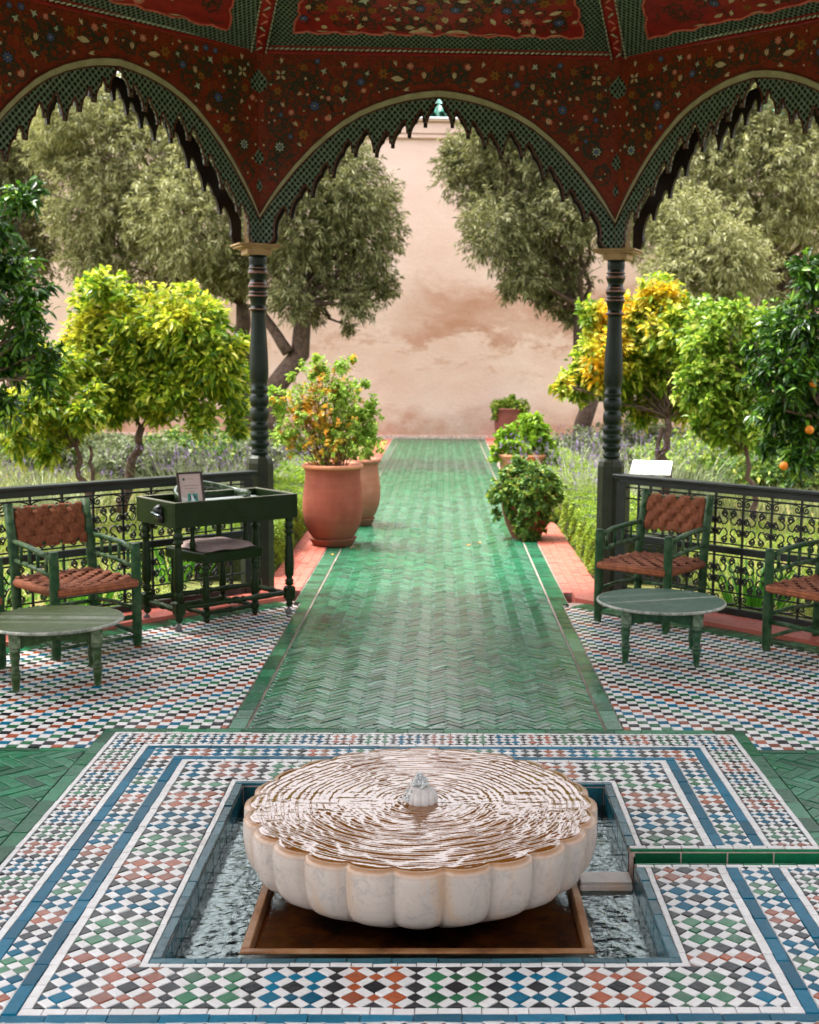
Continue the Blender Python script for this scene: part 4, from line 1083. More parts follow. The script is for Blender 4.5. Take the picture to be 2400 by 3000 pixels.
    for i in range(nX): inst('rush_strip', my[(i+1) % 2], back, (-bw/2+(i+.5)*s1, 0, 0.014), (0, 0, PI/2))
    return R
ch = make_armchair(); G_CH = 'green armchairs with woven rush seats'
spots = [(1.42, 3.83, -0.69, 'green armchair with woven rush seat behind the pale striped round table'),
         (2.31, 2.98, -0.90, 'green rush armchair cut off at the right, against the railing beyond the striped round table'),
         (-2.04, 3.05, 0.77, 'green armchair with woven rush seat between the writing desk and the olive green round table'),
         (-2.62, 2.42, 1.0, 'green armchair of which only one front post shows beyond the left round table')]
for i, (x, y, a, lb) in enumerate(spots):
    o = ch if i == 0 else copy_tree(ch); o.location = (x, y, 0.004); o.rotation_euler.z = a; tag(o, lb, 'armchair', G_CH)

# ------------------------------------------------------------------ low round tables
def worn_top(nm, c, stripe, ang):
    t = NT(nm); v = t.co('Object', (1, 1, 1), (0, 0, ang)); n = t.noise(t.co('Object', (1, 14, 1), (0, 0, ang)), 4, 4, 0.6); n2 = t.noise(v, 16, 5, 0.7)
    base = t.mix(t.fr(n, 0.3, 0.7), tuple(x*0.75 for x in c), tuple(x*1.3 for x in c))
    sp = t.n('ShaderNodeSeparateXYZ'); t.l(v, sp.inputs[0]); k = None
    for y0, w_, a_ in stripe:
        d = t.math('ABSOLUTE', t.math('SUBTRACT', sp.outputs[1], y0)); q = t.math('MULTIPLY', t.fr(d, w_*0.5, w_, a_, 0), t.fr(n2, 0.35, 0.6)); k = q if k is None else t.math('MAXIMUM', k, q)
    base = t.mix(k, base, (0.30, 0.31, 0.26))
    base = t.mix(t.math('MULTIPLY', t.fr(n2, 0.62, 0.70), 0.5), base, (0.30, 0.33, 0.27))
    t.bsdf(base, t.fr(n2, 0.3, 0.7, 0.4, 0.6), t.bump(n, 0.15, 0.003), 0.12); return t.done()
EDGE = plain('worn_table_edge', (0.13, 0.17, 0.13), 0.35, 30, 0.5, 0.2, c2=(0.42, 0.40, 0.34))
def low_table(x, y, rz, r, H, paint, top, label):
    T = empty('round_table', (x, y, 0.004), rz); tag(T, label, 'table', 'low round tables')
    b = bb(True); b.lathe([(r-0.012, H-0.018), (r-0.003, H-0.014), (r, H-0.008), (r-0.003, H-0.0015), (r-0.010, H)], 64, cap=False)
    b.smooth = False; n = 64
    o = b.build('rim', EDGE, None)
    b = bb(); pts = [((r-0.010)*math.cos(2*PI*i/n), (r-0.010)*math.sin(2*PI*i/n)) for i in range(n)]; b.prism(pts, H-0.018, H); tp = b.build('tabletop', top, T); o.parent = tp
    a = 0.195; zt, zb = H-0.0185, 0.235
    for k in range(4):
        b = bb(); L = 2*a-0.03; N = 20; vs = []
        for i in range(N+1):
            u = -1+2*i/N; e = abs(u); drop = 0.0 if e > 0.82 else 0.012 if e > 0.70 else 0.02+0.012*math.cos(e*PI*1.2)
            vs += [(u*L/2, -a-0.014, zt), (u*L/2, -a-0.014, zb-0.012+drop), (u*L/2, -a+0.004, zb-0.012+drop), (u*L/2, -a+0.004, zt)]
        fs = [(i*4+j, i*4+(j+1) % 4, (i+1)*4+(j+1) % 4, (i+1)*4+j) for i in range(N) for j in range(4)]+[(0, 3, 2, 1), (N*4, N*4+1, N*4+2, N*4+3)]
        b.add(vs, [f[::-1] for f in fs]); b.build('apron', paint, T, rot=(0, 0, k*PI/2))
    for sx in (-1, 1):
        for sy in (-1, 1):
            b = bb(); b.box((0, 0, (zt+zb)/2-0.004), (0.056, 0.056, zt-zb+0.008), 0.003); b.smooth = True
            b.lathe([(0.010, 0.0), (0.017, 0.012), (0.021, 0.06), (0.025, 0.085), (0.020, 0.094), (0.026, 0.100), (0.026, 0.107), (0.018, 0.114), (0.020, 0.15), (0.026, 0.185), (0.020, 0.195), (0.026, 0.204), (0.026, 0.214), (0.022, 0.228)], 14)
            b.build('leg', paint, T, (sx*a, sy*a, 0))
    return T
TB1 = wood('olive_table_paint', (0.024, 0.048, 0.013), 0.35, (0.16, 0.19, 0.12), 0.25, (5, 5, 2)); TB2 = wood('deep_green_table_paint', (0.012, 0.046, 0.019), 0.35, (0.15, 0.19, 0.13), 0.2, (5, 5, 2))
low_table(-1.93, 2.29, 0.337, 0.350, 0.325, TB1, worn_top('olive_worn_top', (0.048, 0.068, 0.018), [(0.02, 0.05, 0.5), (-0.10, 0.03, 0.3), (0.12, 0.02, 0.25)], 0.35), 'low round olive green table with scuffed top, before the left armchair')
low_table(1.31, 2.86, -0.14, 0.366, 0.330, TB2, worn_top('striped_worn_top', (0.022, 0.062, 0.034), [(0.0, 0.022, 0.7), (0.17, 0.04, 0.2)], -0.45), 'low round deep green table with one pale stripe, right of the path')

# ------------------------------------------------------------------ writing desk with its chair
DESKG = wood('dark_green_varnish', (0.008, 0.019, 0.003), 0.34, None, 0, (2, 2, 12))
LIGHTEDGE = plain('rubbed_edge', (0.20, 0.19, 0.13), 0.4, 40, 0.5)
def turned(b, H, z0=0.0, r=0.03, blk=None):
    P = [(0.6, 0), (0.95, .02), (0.8, .05), (1.0, .07), (0.62, .10), (0.62, .12), (0.95, .16), (1.0, .30), (0.85, .55), (0.66, .72), (0.60, .76), (1.0, .78), (1.0, .80), (0.66, .82), (0.95, .86), (0.95, .90), (0.66, .93), (0.9, .97), (0.9, 1.0)]
    b.lathe([(r*q, z0+H*z) for q, z in P], 14)
DX, DY, DR = -1.357, 3.828, 0.724
desk = empty('writing_desk', (DX, DY, 0.004), DR); tag(desk, 'dark green writing desk with a tray top, turned legs and a framed notice', 'desk')
w, d = 0.885, 0.475; z0, z1 = 0.643, 0.796
for c, s in (((0, -d/2+0.011, (z0+z1)/2), (w, 0.022, z1-z0)), ((0, d/2-0.011, (z0+z1)/2), (w, 0.022, z1-z0)), ((-w/2+0.011, 0, (z0+z1)/2), (0.022, d-0.045, z1-z0-0.001)), ((w/2-0.011, 0, (z0+z1)/2), (0.022, d-0.045, z1-z0-0.001))):
    b = bb(); b.box(c, s, 0.002); sd_ = b.build('side_panel', DESKG, desk)
    b = bb(); b.box((c[0], c[1], z1+0.0015), (s[0]-0.003, s[1]-0.003, 0.003)); b.build('worn_edge', LIGHTEDGE, sd_)
b = bb(); b.box((0, 0, 0.742), (w-0.046, d-0.046, 0.012)); b.build('tray_floor', DESKG, desk)
b = bb(); b.box((0.10, 0.0, 0.7535), (0.52, 0.36, 0.008)); o = b.build('glass_sheet', plain('pale_sheet', (0.42, 0.46, 0.46), 0.12, 5, 0.1, 0.0)); o.location = (DX, DY, 0.004); o.rotation_euler.z = DR; tag(o, 'pale grey sheet lying flat in the tray of the writing desk', 'sheet')
for sx in (-1, 1):
    for sy in (-1, 1):
        L_ = empty('leg', (sx*(w/2-0.04), sy*(d/2-0.04), 0), 0, desk)
        b = bb(True); turned(b, 0.445, 0.198, 0.031); b.smooth = False
        b.box((0, 0, 0.148), (0.066, 0.066, 0.09), 0.012); b.smooth = True; b.lathe([(0.014, 0.058), (0.026, 0.075), (0.018, 0.088), (0.03, 0.104)], 14); b.build('shaft', DESKG, L_)
        b = bb(True); b.X = Matrix.Translation((0, 0.012, 0.024)) @ Matrix.Rotation(PI/2, 4, 'X'); b.lathe([(0.012, -0.009), (0.023, -0.008), (0.024, 0), (0.023, 0.008), (0.012, 0.009)], 16); b.X = None; b.tube([(0, 0, 0.06), (0, 0.012, 0.045), (0, 0.012, 0.028)], [0.008, 0.008, 0.006], 6); b.build('caster', plain('caster_grey', (0.12, 0.10, 0.10), 0.4), L_)
def turned_bar(b, p, q, r=0.018):
    p, q = Vector(p), Vector(q); L = (q-p).length; zax = (q-p).normalized(); b.X = Matrix.Translation(p) @ zax.to_track_quat('Z', 'Y').to_matrix().to_4x4()
    P = [(0.7, 0), (1, .03), (0.7, .06), (1, .09), (0.8, .12), (1.05, .2), (1.1, .3), (0.85, .42), (1.2, .44), (0.8, .46), (1.25, .48), (1.25, .52), (0.8, .54), (1.2, .56), (0.85, .58), (1.1, .7), (1.05, .8), (0.8, .88), (1, .91), (0.7, .94), (1, .97), (0.7, 1)]
    b.lathe([(r*a, L*t) for a, t in P], 12); b.X = None
xa, ya = w/2-0.04, d/2-0.04
for p, q in (((-xa, -ya, .15), (xa, -ya, .15)), ((-xa, ya, .15), (xa, ya, .15)), ((-xa, -ya, .135), (-xa, ya, .135)), ((xa, -ya, .135), (xa, ya, .135))):
    b = bb(True); turned_bar(b, p, q); b.build('stretcher', DESKG, desk)
b = bb(True); b.X = Matrix.Translation((-w/2, -0.06, 0.735)) @ Matrix.Rotation(-PI/2, 4, 'Y'); b.lathe([(0.040, -0.001), (0.040, 0.012), (0.03, 0.03), (0.018, 0.04)], 20); b.X = None
b.box((-w/2-0.008, -0.06, 0.69), (0.014, 0.085, 0.05), 0.004); lk = b.build('lock', plain('black_lock', (0.01, 0.01, 0.01), 0.3), desk)
b = bb(True); b.tube([(-w/2-0.04, -0.03, 0.728), (-w/2-0.055, -0.11, 0.722), (-w/2-0.06, -0.16, 0.724)], [0.006, 0.007, 0.008], 8, flat=0.5); b.build('key', plain('steel', (0.45, 0.55, 0.58), 0.25, metal=0.8), lk)
# framed notice
fr_ = empty('framed_notice', (-1.448, 3.485, 0.765), 0.62); tag(fr_, 'small dark framed notice with a teal picture, standing on the desk corner', 'framed notice')
FW, FH = 0.165, 0.215; ln = 0.25
Xf = Matrix.Rotation(-ln, 4, 'X')
def fbox(c, s, nm, m, par=None):
    b = bb(); b.X = Xf; b.box(c, s); return b.build(nm, m, par or fr_)
fm = plain('frame_brown', (0.03, 0.014, 0.010), 0.35)
b = bb(); b.X = Xf
for c, s in (((0, 0, 0.006), (FW, 0.014, 0.012)), ((0, 0, FH-0.006), (FW, 0.014, 0.012)), ((-FW/2+0.006, 0, FH/2), (0.012, 0.014, FH-0.025)), ((FW/2-0.006, 0, FH/2), (0.012, 0.014, FH-0.025))): b.box(c, s)
b.build('frame', fm, fr_)
pg = fbox((0, 0.002, FH/2), (FW-0.022, 0.006, FH-0.022), 'paper', plain('notice_paper', (0.46, 0.33, 0.30), 0.35, 4, 0.06, 0.0))
ink = plain('ink_grey', (0.20, 0.13, 0.13), 0.5); bi = bb(); bi.X = Xf
def word_line(z, x0, x1, h, rs):
    r_ = random.Random(rs); x = x0
    while x < x1:
        L_ = r_.uniform(0.006, 0.014); bi.box((x+L_/2, -0.0014, z), (L_, 0.0006, h)); x += L_+0.003
word_line(0.172, -0.022, 0.025, 0.002, 1); word_line(0.132, -0.045, 0.046, 0.0042, 2); word_line(0.114, -0.040, 0.040, 0.0042, 3); word_line(0.094, -0.016, 0.018, 0.004, 4); bi.build('lettering', ink, pg)
b = bb(); b.X = Xf @ Matrix.Translation((-0.040, -0.0014, 0.172)) @ Matrix.Rotation(PI/2, 4, 'X'); b.lathe([(0.009, -0.0004), (0.009, 0.0004)], 16); b.build('emblem', plain('emblem_green', (0.06, 0.09, 0.07), 0.5), pg)
fbox((0.006, -0.0013, 0.050), (0.066, 0.0008, 0.066), 'picture', plain('picture_teal', (0.02, 0.25, 0.19), 0.3), pg)
b = bb(); b.X = Xf; b.add([(x, -0.0021, z) for x, z in ((-0.02, 0.018), (0.03, 0.018), (0.012, 0.05), (0.004, 0.078), (-0.004, 0.078), (-0.008, 0.045))], [(0, 1, 2, 3, 4, 5)]); b.build('figure_white', plain('picture_white', (0.6, 0.65, 0.66), 0.3), pg)
b = bb(); b.X = Xf; b.add([(x, -0.0024, z) for x, z in ((-0.016, 0.075), (-0.006, 0.07), (-0.004, 0.045), (-0.012, 0.038))], [(3, 2, 1, 0)]); b.add([(x, -0.0024, z) for x, z in ((0.010, 0.08), (0.026, 0.07), (0.032, 0.045), (0.016, 0.055))], [(3, 2, 1, 0)]); b.build('figure_dark', plain('picture_dark', (0.06, 0.02, 0.03), 0.4), pg)
b = bb(); b.X = Xf; b.add([(x, -0.0016, z) for x, z in ((-0.071, 0.012), (-0.028, 0.012), (-0.030, 0.055), (-0.055, 0.062), (-0.071, 0.085))], [(0, 1, 2, 3, 4)]); b.build('corner_white_patch', plain('patch_white', (0.62, 0.58, 0.55), 0.3), pg)  # flat white patch at the lower left of the paper
# chair at the desk
dc = empty('desk_chair', (-1.41, 3.95, 0.004), 0.80); tag(dc, 'dark green round backed wooden chair with grey cushion pushed under the desk', 'chair')
b = bb(); b.box((0, 0, 0.415), (0.46, 0.43, 0.065), 0.006); b.build('seat', DESKG, dc)
b = bb(True); b.smooth = True
V = []; F = []; n1, n2 = 18, 18
for j in range(n2+1):
    for i in range(n1+1):
        u, v = -1+2*i/n1, -1+2*j/n2; e = max(0.0, (1-abs(u)**6)*(1-abs(v)**6)); V.append((u*0.195, v*0.185, 0.452+0.036*e**0.4+0.003*math.sin(u*5+v*3)))
F = [(j*(n1+1)+i, j*(n1+1)+i+1, (j+1)*(n1+1)+i+1, (j+1)*(n1+1)+i) for j in range(n2) for i in range(n1)]
link(bpy.data.objects.new('cushion', np_mesh('cushion', V, F, plain('mauve_cloth', (0.27, 0.19, 0.17), 0.85, 60, 0.15, 0.3), True)), dc)
for sx in (-1, 1):
    for sy in (-1, 1):
        b = bb(True); turned(b, 0.30, 0.085, 0.024); b.lathe([(0.012, 0), (0.024, 0.014), (0.020, 0.035)], 12); b.smooth = False; b.box((0, 0, 0.06), (0.05, 0.05, 0.052), 0.012); b.build('leg', DESKG, dc, (sx*0.19, sy*0.175, 0))
    b = bb(True); b.lathe([(0.015, 0.446), (0.020, 0.48), (0.012, 0.54), (0.018, 0.62), (0.012, 0.70), (0.014, 0.77)], 12); b.build('arm_post', DESKG, dc, (sx*0.205, -0.06, 0))
    b = bb(True); b.lathe([(0.015, 0.446), (0.020, 0.50), (0.012, 0.58), (0.018, 0.66), (0.014, 0.77)], 12); b.build('arm_post', DESKG, dc, (sx*0.16, 0.17, 0))
    b = bb(True); turned_bar(b, (sx*0.19, -0.175, 0.06), (sx*0.19, 0.175, 0.06), 0.013); b.build('stretcher', DESKG, dc)
for y in (-0.175, 0.175):
    b = bb(True); turned_bar(b, (-0.19, y, 0.06), (0.19, y, 0.06), 0.014); b.build('stretcher', DESKG, dc)
vs = []; N = 40
for i in range(N+1):
    a = -0.35+(PI+0.7)*i/N; top = 0.80+0.055*math.sin(max(0, min(PI, a)))**2
    for r_, z in ((0.225, 0.755), (0.247, 0.755), (0.250, top), (0.240, top+0.006), (0.228, top)): vs.append((r_*math.cos(a), r_*math.sin(a), z))
b = bb(True); b.add(vs, [(i*5+j, i*5+(j+1) % 5, (i+1)*5+(j+1) % 5, (i+1)*5+j) for i in range(N) for j in range(5)]+[(0, 1, 2, 3, 4), tuple(N*5+k for k in (4, 3, 2, 1, 0))]); b.build('curved_back', wood('worn_green_back', (0.03, 0.05, 0.02), 0.25, (0.25, 0.27, 0.22), 0.5, (3, 3, 3), 0.4), dc)

# ------------------------------------------------------------------ foliage tools
def unit(a): return a/np.maximum(np.linalg.norm(a, axis=1, keepdims=True), 1e-9)
def leaf_arrays(P, D, L, Wd, fold=0.35, droop=0.25, hi=False, upbias=0.7):
    """leaf blades: P base, D direction, L length, Wd width -> vertices and triangles"""
    n = len(P); D = unit(D); up = np.tile([0, 0, 1.0], (n, 1))+RNG.normal(0, 0.55/upbias, (n, 3))
    Sd = unit(np.cross(D, up)); N = np.cross(Sd, D); L = L[:, None]; Wd = Wd[:, None]
    dz = np.array([0, 0, -1.0])
    if not hi:
        V = np.stack([P, P+D*L*.45+Sd*Wd*.5+N*Wd*fold*.5+dz*L*droop*.2, P+D*L*.98+dz*L*droop, P+D*L*.45-Sd*Wd*.5+N*Wd*fold*.5+dz*L*droop*.2], 1)
        F = np.array([[0, 1, 2], [0, 2, 3]])
    else:
        m1, m2 = P+D*L*.33+dz*L*droop*.12, P+D*L*.68+dz*L*droop*.5
        V = np.stack([P, m1+Sd*Wd*.46+N*Wd*fold*.45, m1, m1-Sd*Wd*.46+N*Wd*fold*.45, m2+Sd*Wd*.38+N*Wd*fold*.38, m2, m2-Sd*Wd*.38+N*Wd*fold*.38, P+D*L*.97+dz*L*droop*1.05], 1)
        F = np.array([[0, 1, 2], [0, 2, 3], [1, 4, 5], [1, 5, 2], [2, 5, 6], [2, 6, 3], [4, 7, 5], [5, 7, 6]])
    k = V.shape[1]
    T = (F[None]+(np.arange(n)*k)[:, None, None]).reshape(-1, 3)
    return V.reshape(-1, 3), T
def twigs(blobs, per_m2, seed, shell=0.35, up=0.35):
    """twig tips spread through overlapping blobs (centre, radius, squash): mostly near the skin"""
    R = np.random.default_rng(seed); A = []; Dr = []; Kb = []
    for bi_, (c, r, sq) in enumerate(blobs):
        n = max(6, int(per_m2*4*PI*r*r)); d = unit(R.normal(0, 1, (n, 3))); rad = r*(1-shell*R.random(n)**1.6)*(1+R.normal(0, 0.11, n))
        A.append(np.array(c)+d*rad[:, None]*np.array([1, 1, sq])); Dr.append(unit(d+np.array([0, 0, up])+R.normal(0, 0.35, (n, 3)))); Kb.append(np.full(n, bi_))
    return np.concatenate(A), np.concatenate(Dr)
def leafy(A, Dr, nl, tl, L, Wd, seed, spread=0.9, **kw):
    R = np.random.default_rng(seed); n = len(A); m = n*nl
    a = np.repeat(A, nl, 0); d = np.repeat(Dr, nl, 0); t = R.random(m)[:, None]
    P = a-d*tl*(1-t)+R.normal(0, 0.004, (m, 3)); rad = R.normal(0, 1, (m, 3)); rad -= d*np.sum(rad*d, 1, keepdims=True)
    Dl = unit(d*(0.35+0.6*t)+unit(rad)*spread)
    return leaf_arrays(P, Dl, L*(0.65+0.6*R.random(m)), Wd*(0.7+0.5*R.random(m)), **kw)
BARK = plain('bark', (0.085, 0.052, 0.038), 0.85, 18, 0.5, 0.6); BARK_R = plain('citrus_bark', (0.10, 0.060, 0.045), 0.8, 22, 0.45, 0.5)
def bend(p, q, n=7, wob=0.06, seed=0):
    r_ = random.Random(seed); p, q = Vector(p), Vector(q); L = (q-p).length
    return [p.lerp(q, i/n)+Vector((r_.gauss(0, wob), r_.gauss(0, wob), r_.gauss(0, wob*.4)))*L*math.sin(PI*i/n)*0.6 for i in range(n+1)]
def tree(name, label, cat, base, fork, blobs, mat, bark, r0, per_m2, nl, tl, L, Wd, seed, group=None, single=0, inner=0.35, limbs=None, hi=False, spread=0.9, up=0.35, shell=0.35, droop=0.25, stems=None):
    T = empty(name, tuple(base)); tag(T, label, cat, group); o0 = Vector(base)
    b = bb(True); fk = Vector(fork)-o0
    pts = bend((0, 0, -0.1), fk, 8, 0.06, seed); b.tube(pts, [r0*(1.25-0.5*i/8) for i in range(9)], 10)
    if stems:
        for s_, e_, r_ in stems: b.tube(bend(Vector(s_)-o0, Vector(e_)-o0, 6, 0.05, seed+9), [r_*(1.1-0.4*i/6) for i in range(7)], 8)
    b.build('trunk', bark, T)
    b = bb(True)
    for i, (c, r, sq) in enumerate(limbs or blobs):
        e = Vector(c)-o0; P = bend(fk, fk.lerp(e, 0.9), 6, 0.10, seed+i); b.tube(P, [max(0.006, r0*0.36*(1-0.85*k/6)) for k in range(7)], 6)
        for k in range(5):
            r_ = random.Random(seed*31+i*7+k); q = e+Vector((r_.gauss(0, 1), r_.gauss(0, 1), abs(r_.gauss(0, 1))))*r*0.5; b.tube(bend(fk.lerp(e, 0.75), q, 4, 0.08, k), [r0*0.07*(1-0.7*j/4)+0.002 for j in range(5)], 5)
    b.build('limbs', bark, T)
    bl = [(np.array(c)-np.array(o0), r, sq) for c, r, sq in blobs]
    A, Dr = twigs(bl, per_m2, seed, shell, up)
    V, F = leafy(A, Dr, nl, tl, L, Wd, seed+1, spread, hi=hi, droop=droop)
    k = 8 if hi else 4; nleaf = len(V)//k
    if single:
        # the leaves nearest to the camera stand as pieces of their own
        C = V.reshape(nleaf, k, 3).mean(1)+np.array(o0); dist = np.linalg.norm(C-np.array(CAMP), axis=1)
        ok = np.array([(lambda q: q is not None and 0 < q[0] < 2400 and 0 < q[1] < 3000)(proj(c)) for c in C]); dist[~ok] = 1e9
        pick = np.argsort(dist)[:single]; keep = np.ones(nleaf, bool); keep[pick] = False
    else: keep = np.ones(nleaf, bool)
    tpl = F[:F.shape[0]//nleaf]
    def sub(mask):
        v = V.reshape(nleaf, k, 3)[mask]; n = len(v); return v.reshape(-1, 3), (tpl[None]+(np.arange(n)*k)[:, None, None]).reshape(-1, 3)
    v, f = sub(keep); o = link(bpy.data.objects.new('crown', np_mesh('crown', v, f, mat)), T); o['kind'] = 'stuff'
    if single:
        for i in pick:
            c = V.reshape(nleaf, k, 3)[i]; p0 = c[0].copy()
            me = np_mesh('leaf', c-p0, tpl, mat); inst('leaf', me, o, tuple(p0))
    return T, o
def BL(Y, lst, zz=1.0, dy=0.35):
    """blobs from picture places: (x, y, radius) at distance Y"""
    out = []; r_ = random.Random(int(Y*100)+len(lst))
    for x, y, r in lst:
        yy = Y+r_.uniform(-dy, dy); c = at(x, y, yy); s = 1.16*r*DS/FPX*(yy-CAMP.y); out.append((tuple(c), s, zz))
    return out

# ------------------------------------------------------------------ garden ground, wall
def ground_mat():
    t = NT('garden_ground'); P = t.pos(); n = t.noise(P, 1.3, 5, 0.6); n2 = t.noise(P, 14, 4, 0.6)
    c = t.ramp(n, [(0.35, (0.17, 0.10, 0.05)), (0.5, (0.11, 0.11, 0.03)), (0.62, (0.08, 0.12, 0.025))]); c = t.mix(t.fr(n2, 0.35, 0.65, 0, 0.5), c, (0.25, 0.22, 0.07))
    t.bsdf(c, 0.9, t.bump(n2, 0.6, 0.03), 0.2); return t.done()
GMAT = ground_mat()
b = bb()
for p in ([(-60, 5.5), (60, 5.5), (60, 70), (-60, 70)], [(-60, 1.2), (-4.74, 1.2), (-0.44, 5.5), (-60, 5.5)], [(4.74, 1.2), (60, 1.2), (60, 5.5), (0.44, 5.5)], [(-60, -40), (-5.0, -40), (-5.0, 1.2), (-60, 1.2)], [(5.0, -40), (60, -40), (60, 1.2), (5.0, 1.2)], [(-5, -40), (5, -40), (5, -9), (-5, -9)]):
    b.add([(x, y, -0.035) for x, y in p], [tuple(range(len(p)))])
tag(b.build('garden_ground', GMAT), kind='structure')
for nm, ps in (('rear_bounce_floor', [rect(-5, 5, -9, -R_OUT), rect(-5, -R_OUT, -R_OUT, -1.166), rect(R_OUT, 5, -R_OUT, -1.166)]),):  # plain unseen floor behind the camera, added to bounce light
    b = bb()
    for p in ps: b.prism(p, -0.2, 0.0)
    tag(b.build(nm, plain('mixed_tile_floor', (0.22, 0.25, 0.22), 0.35, 30, 0.4)), kind='structure')
def wall_mat():
    t = NT('pink_plaster'); P = t.pos(); sp = t.n('ShaderNodeSeparateXYZ'); t.l(P, sp.inputs[0])
    mp = t.n('ShaderNodeMapping'); t.l(P, mp.inputs[0]); mp.inputs['Scale'].default_value = (0.55, 1, 1.1)
    n = t.noise(mp.outputs[0], 0.9, 9, 0.66, 0.3); n2 = t.noise(P, 5, 7, 0.72); n3 = t.noise(mp.outputs[0], 2.2, 9, 0.68, 0.2); n4 = t.noise(P, 0.35, 3)
    base = t.mix(t.fr(n, 0.35, 0.68), (0.78, 0.595, 0.52), (0.69, 0.465, 0.385)); base = t.mix(t.fr(n2, 0.45, 0.8, 0, 0.4), base, (0.66, 0.46, 0.37))
    # rusty damp band about two to three metres up, ragged on both sides
    z = sp.outputs[2]; zz = t.math('ADD', z, t.math('MULTIPLY', t.math('SUBTRACT', n3, 0.5), 1.5))
    band = t.math('MULTIPLY', t.fr(zz, 2.0, 2.15), t.fr(zz, 2.85, 3.3, 1, 0)); bx = t.fr(sp.outputs[0], -1.6, 0.5, 0.15, 1.0); bx = t.math('MULTIPLY', bx, t.fr(sp.outputs[0], 3.2, 6.0, 1, 0.5))
    band = t.math('MULTIPLY', band, t.math('MULTIPLY', bx, t.fr(n, 0.30, 0.55, 0.35, 1)))
    base = t.mix(t.math('MULTIPLY', band, 0.68), base, (0.40, 0.155, 0.075))
    mid = t.math('MULTIPLY', t.fr(n3, 0.54, 0.60), t.math('MULTIPLY', t.fr(z, 0.9, 1.5), t.fr(z, 2.3, 3.0, 1, 0))); base = t.mix(t.math('MULTIPLY', mid, 0.35), base, (0.45, 0.20, 0.11))
    low = t.math('MULTIPLY', t.fr(t.math('ADD', z, t.math('MULTIPLY', t.math('SUBTRACT', n3, 0.5), 1.6)), 0.75, 0.15), t.fr(n2, 0.2, 0.6, 0.5, 1)); base = t.mix(t.math('MULTIPLY', low, 0.8), base, (0.46, 0.19, 0.105))
    pale = t.math('MULTIPLY', t.fr(n4, 0.5, 0.62), t.fr(z, 1.2, 3.4, 0.7, 0.2)); base = t.mix(t.math('MULTIPLY', pale, 0.5), base, (0.64, 0.50, 0.43))
    t.bsdf(base, 0.9, t.bump(t.math('ADD', t.noise(P, 22, 6, 0.7), t.math('MULTIPLY', n3, 0.8)), 0.5, 0.03), 0.2); return t.done()
PLASTER = wall_mat()
wall = empty('garden_wall', (0, YW, 0)); tag(wall, 'tall weathered pink plaster wall with a green tiled coping closing the garden', 'wall')
b = bb(); b.box((0, 0.251, 3.02), (44, 0.5, 6.04)); b.build('plaster', PLASTER, wall)
b = bb(); b.box((0, 0.21, 6.085), (44, 0.58, 0.09), 0.015); b.box((0, 0.2, 6.245), (44, 0.62, 0.229), 0.01); b.box((0, 0.16, 6.39), (44, 0.72, 0.06), 0.015); b.build('cornice', PLASTER, wall)
b = bb(); b.box((0, -0.01, 0.035), (44, 0.02, 0.07), 0.004); b.build('skirting', plain('pale_pink_skirting', (0.60, 0.42, 0.36), 0.7), wall)
ROOFG = glaze('roof_green_glaze', (0.03, 0.24, 0.16), (0.012, 0.10, 0.06), (0.15, 0.4), 0.6, 0.5, (0.30, 0.40, 0.33))
b = bb(True); vs = []
for i in range(9):
    a = PI*i/8
    for j, (y, z, r) in enumerate(((-0.28, 6.46, 0.075), (0.62, 7.05, 0.068), (0.62, 7.05, 0.05), (-0.28, 6.46, 0.057))): vs.append((r*math.cos(a), y, z+r*math.sin(a)))
b.add(vs, [(i*4+j, (i+1)*4+j, (i+1)*4+(j+1) % 4, i*4+(j+1) % 4) for i in range(8) for j in range(4)]); RT = b.mesh('roof_tile', ROOFG)
for i in range(-60, 61): inst('roof_tile', RT, wall, (i*0.165+random.gauss(0, .004), random.gauss(0, .008), random.gauss(0, .004)), (0, 0, random.gauss(0, 0.01)))
b = bb(); b.add([(-22, -0.25, 6.425), (22, -0.25, 6.425), (22, 0.62, 7.0), (-22, 0.62, 7.0)], [(0, 1, 2, 3)]); b.build('roof_bed', ROOFG, wall)

# ------------------------------------------------------------------ leaf colours
OLIVE_A = leafmat('olive_leaf_pale', [(0, (0.11, 0.115, 0.04)), (0.4, (0.24, 0.24, 0.095)), (0.75, (0.37, 0.36, 0.17)), (1, (0.52, 0.50, 0.31))], 0.3, 0.5, None)
OLIVE_B = leafmat('olive_leaf', [(0, (0.060, 0.063, 0.022)), (0.45, (0.155, 0.158, 0.06)), (0.8, (0.28, 0.275, 0.12)), (1, (0.42, 0.405, 0.23))], 0.26, 0.5)
LEMON = leafmat('lemon_leaf', [(0, (0.05, 0.13, 0.010)), (0.4, (0.17, 0.28, 0.018)), (0.75, (0.42, 0.49, 0.035)), (1, (0.68, 0.64, 0.10))], 0.45, 0.35, ((0.66, 0.50, 0.03), (0.60, 0.56, 0.06)), 1.2, 0.52, 0.66)
LEMON_Y = leafmat('yellowed_lemon_leaf', [(0, (0.05, 0.13, 0.012)), (0.4, (0.19, 0.30, 0.020)), (0.75, (0.46, 0.52, 0.045)), (1, (0.72, 0.67, 0.13))], 0.45, 0.35, ((0.78, 0.40, 0.01), (0.72, 0.52, 0.03)), 1.1, 0.52, 0.62)
CITRUS = leafmat('citrus_leaf', [(0, (0.06, 0.14, 0.012)), (0.5, (0.18, 0.31, 0.026)), (0.85, (0.38, 0.49, 0.06)), (1, (0.60, 0.62, 0.13))], 0.35, 0.32)
DARKC = leafmat('dark_orange_leaf', [(0, (0.012, 0.040, 0.006)), (0.55, (0.028, 0.085, 0.009)), (0.85, (0.08, 0.20, 0.015)), (1, (0.22, 0.36, 0.03))], 0.22, 0.28)
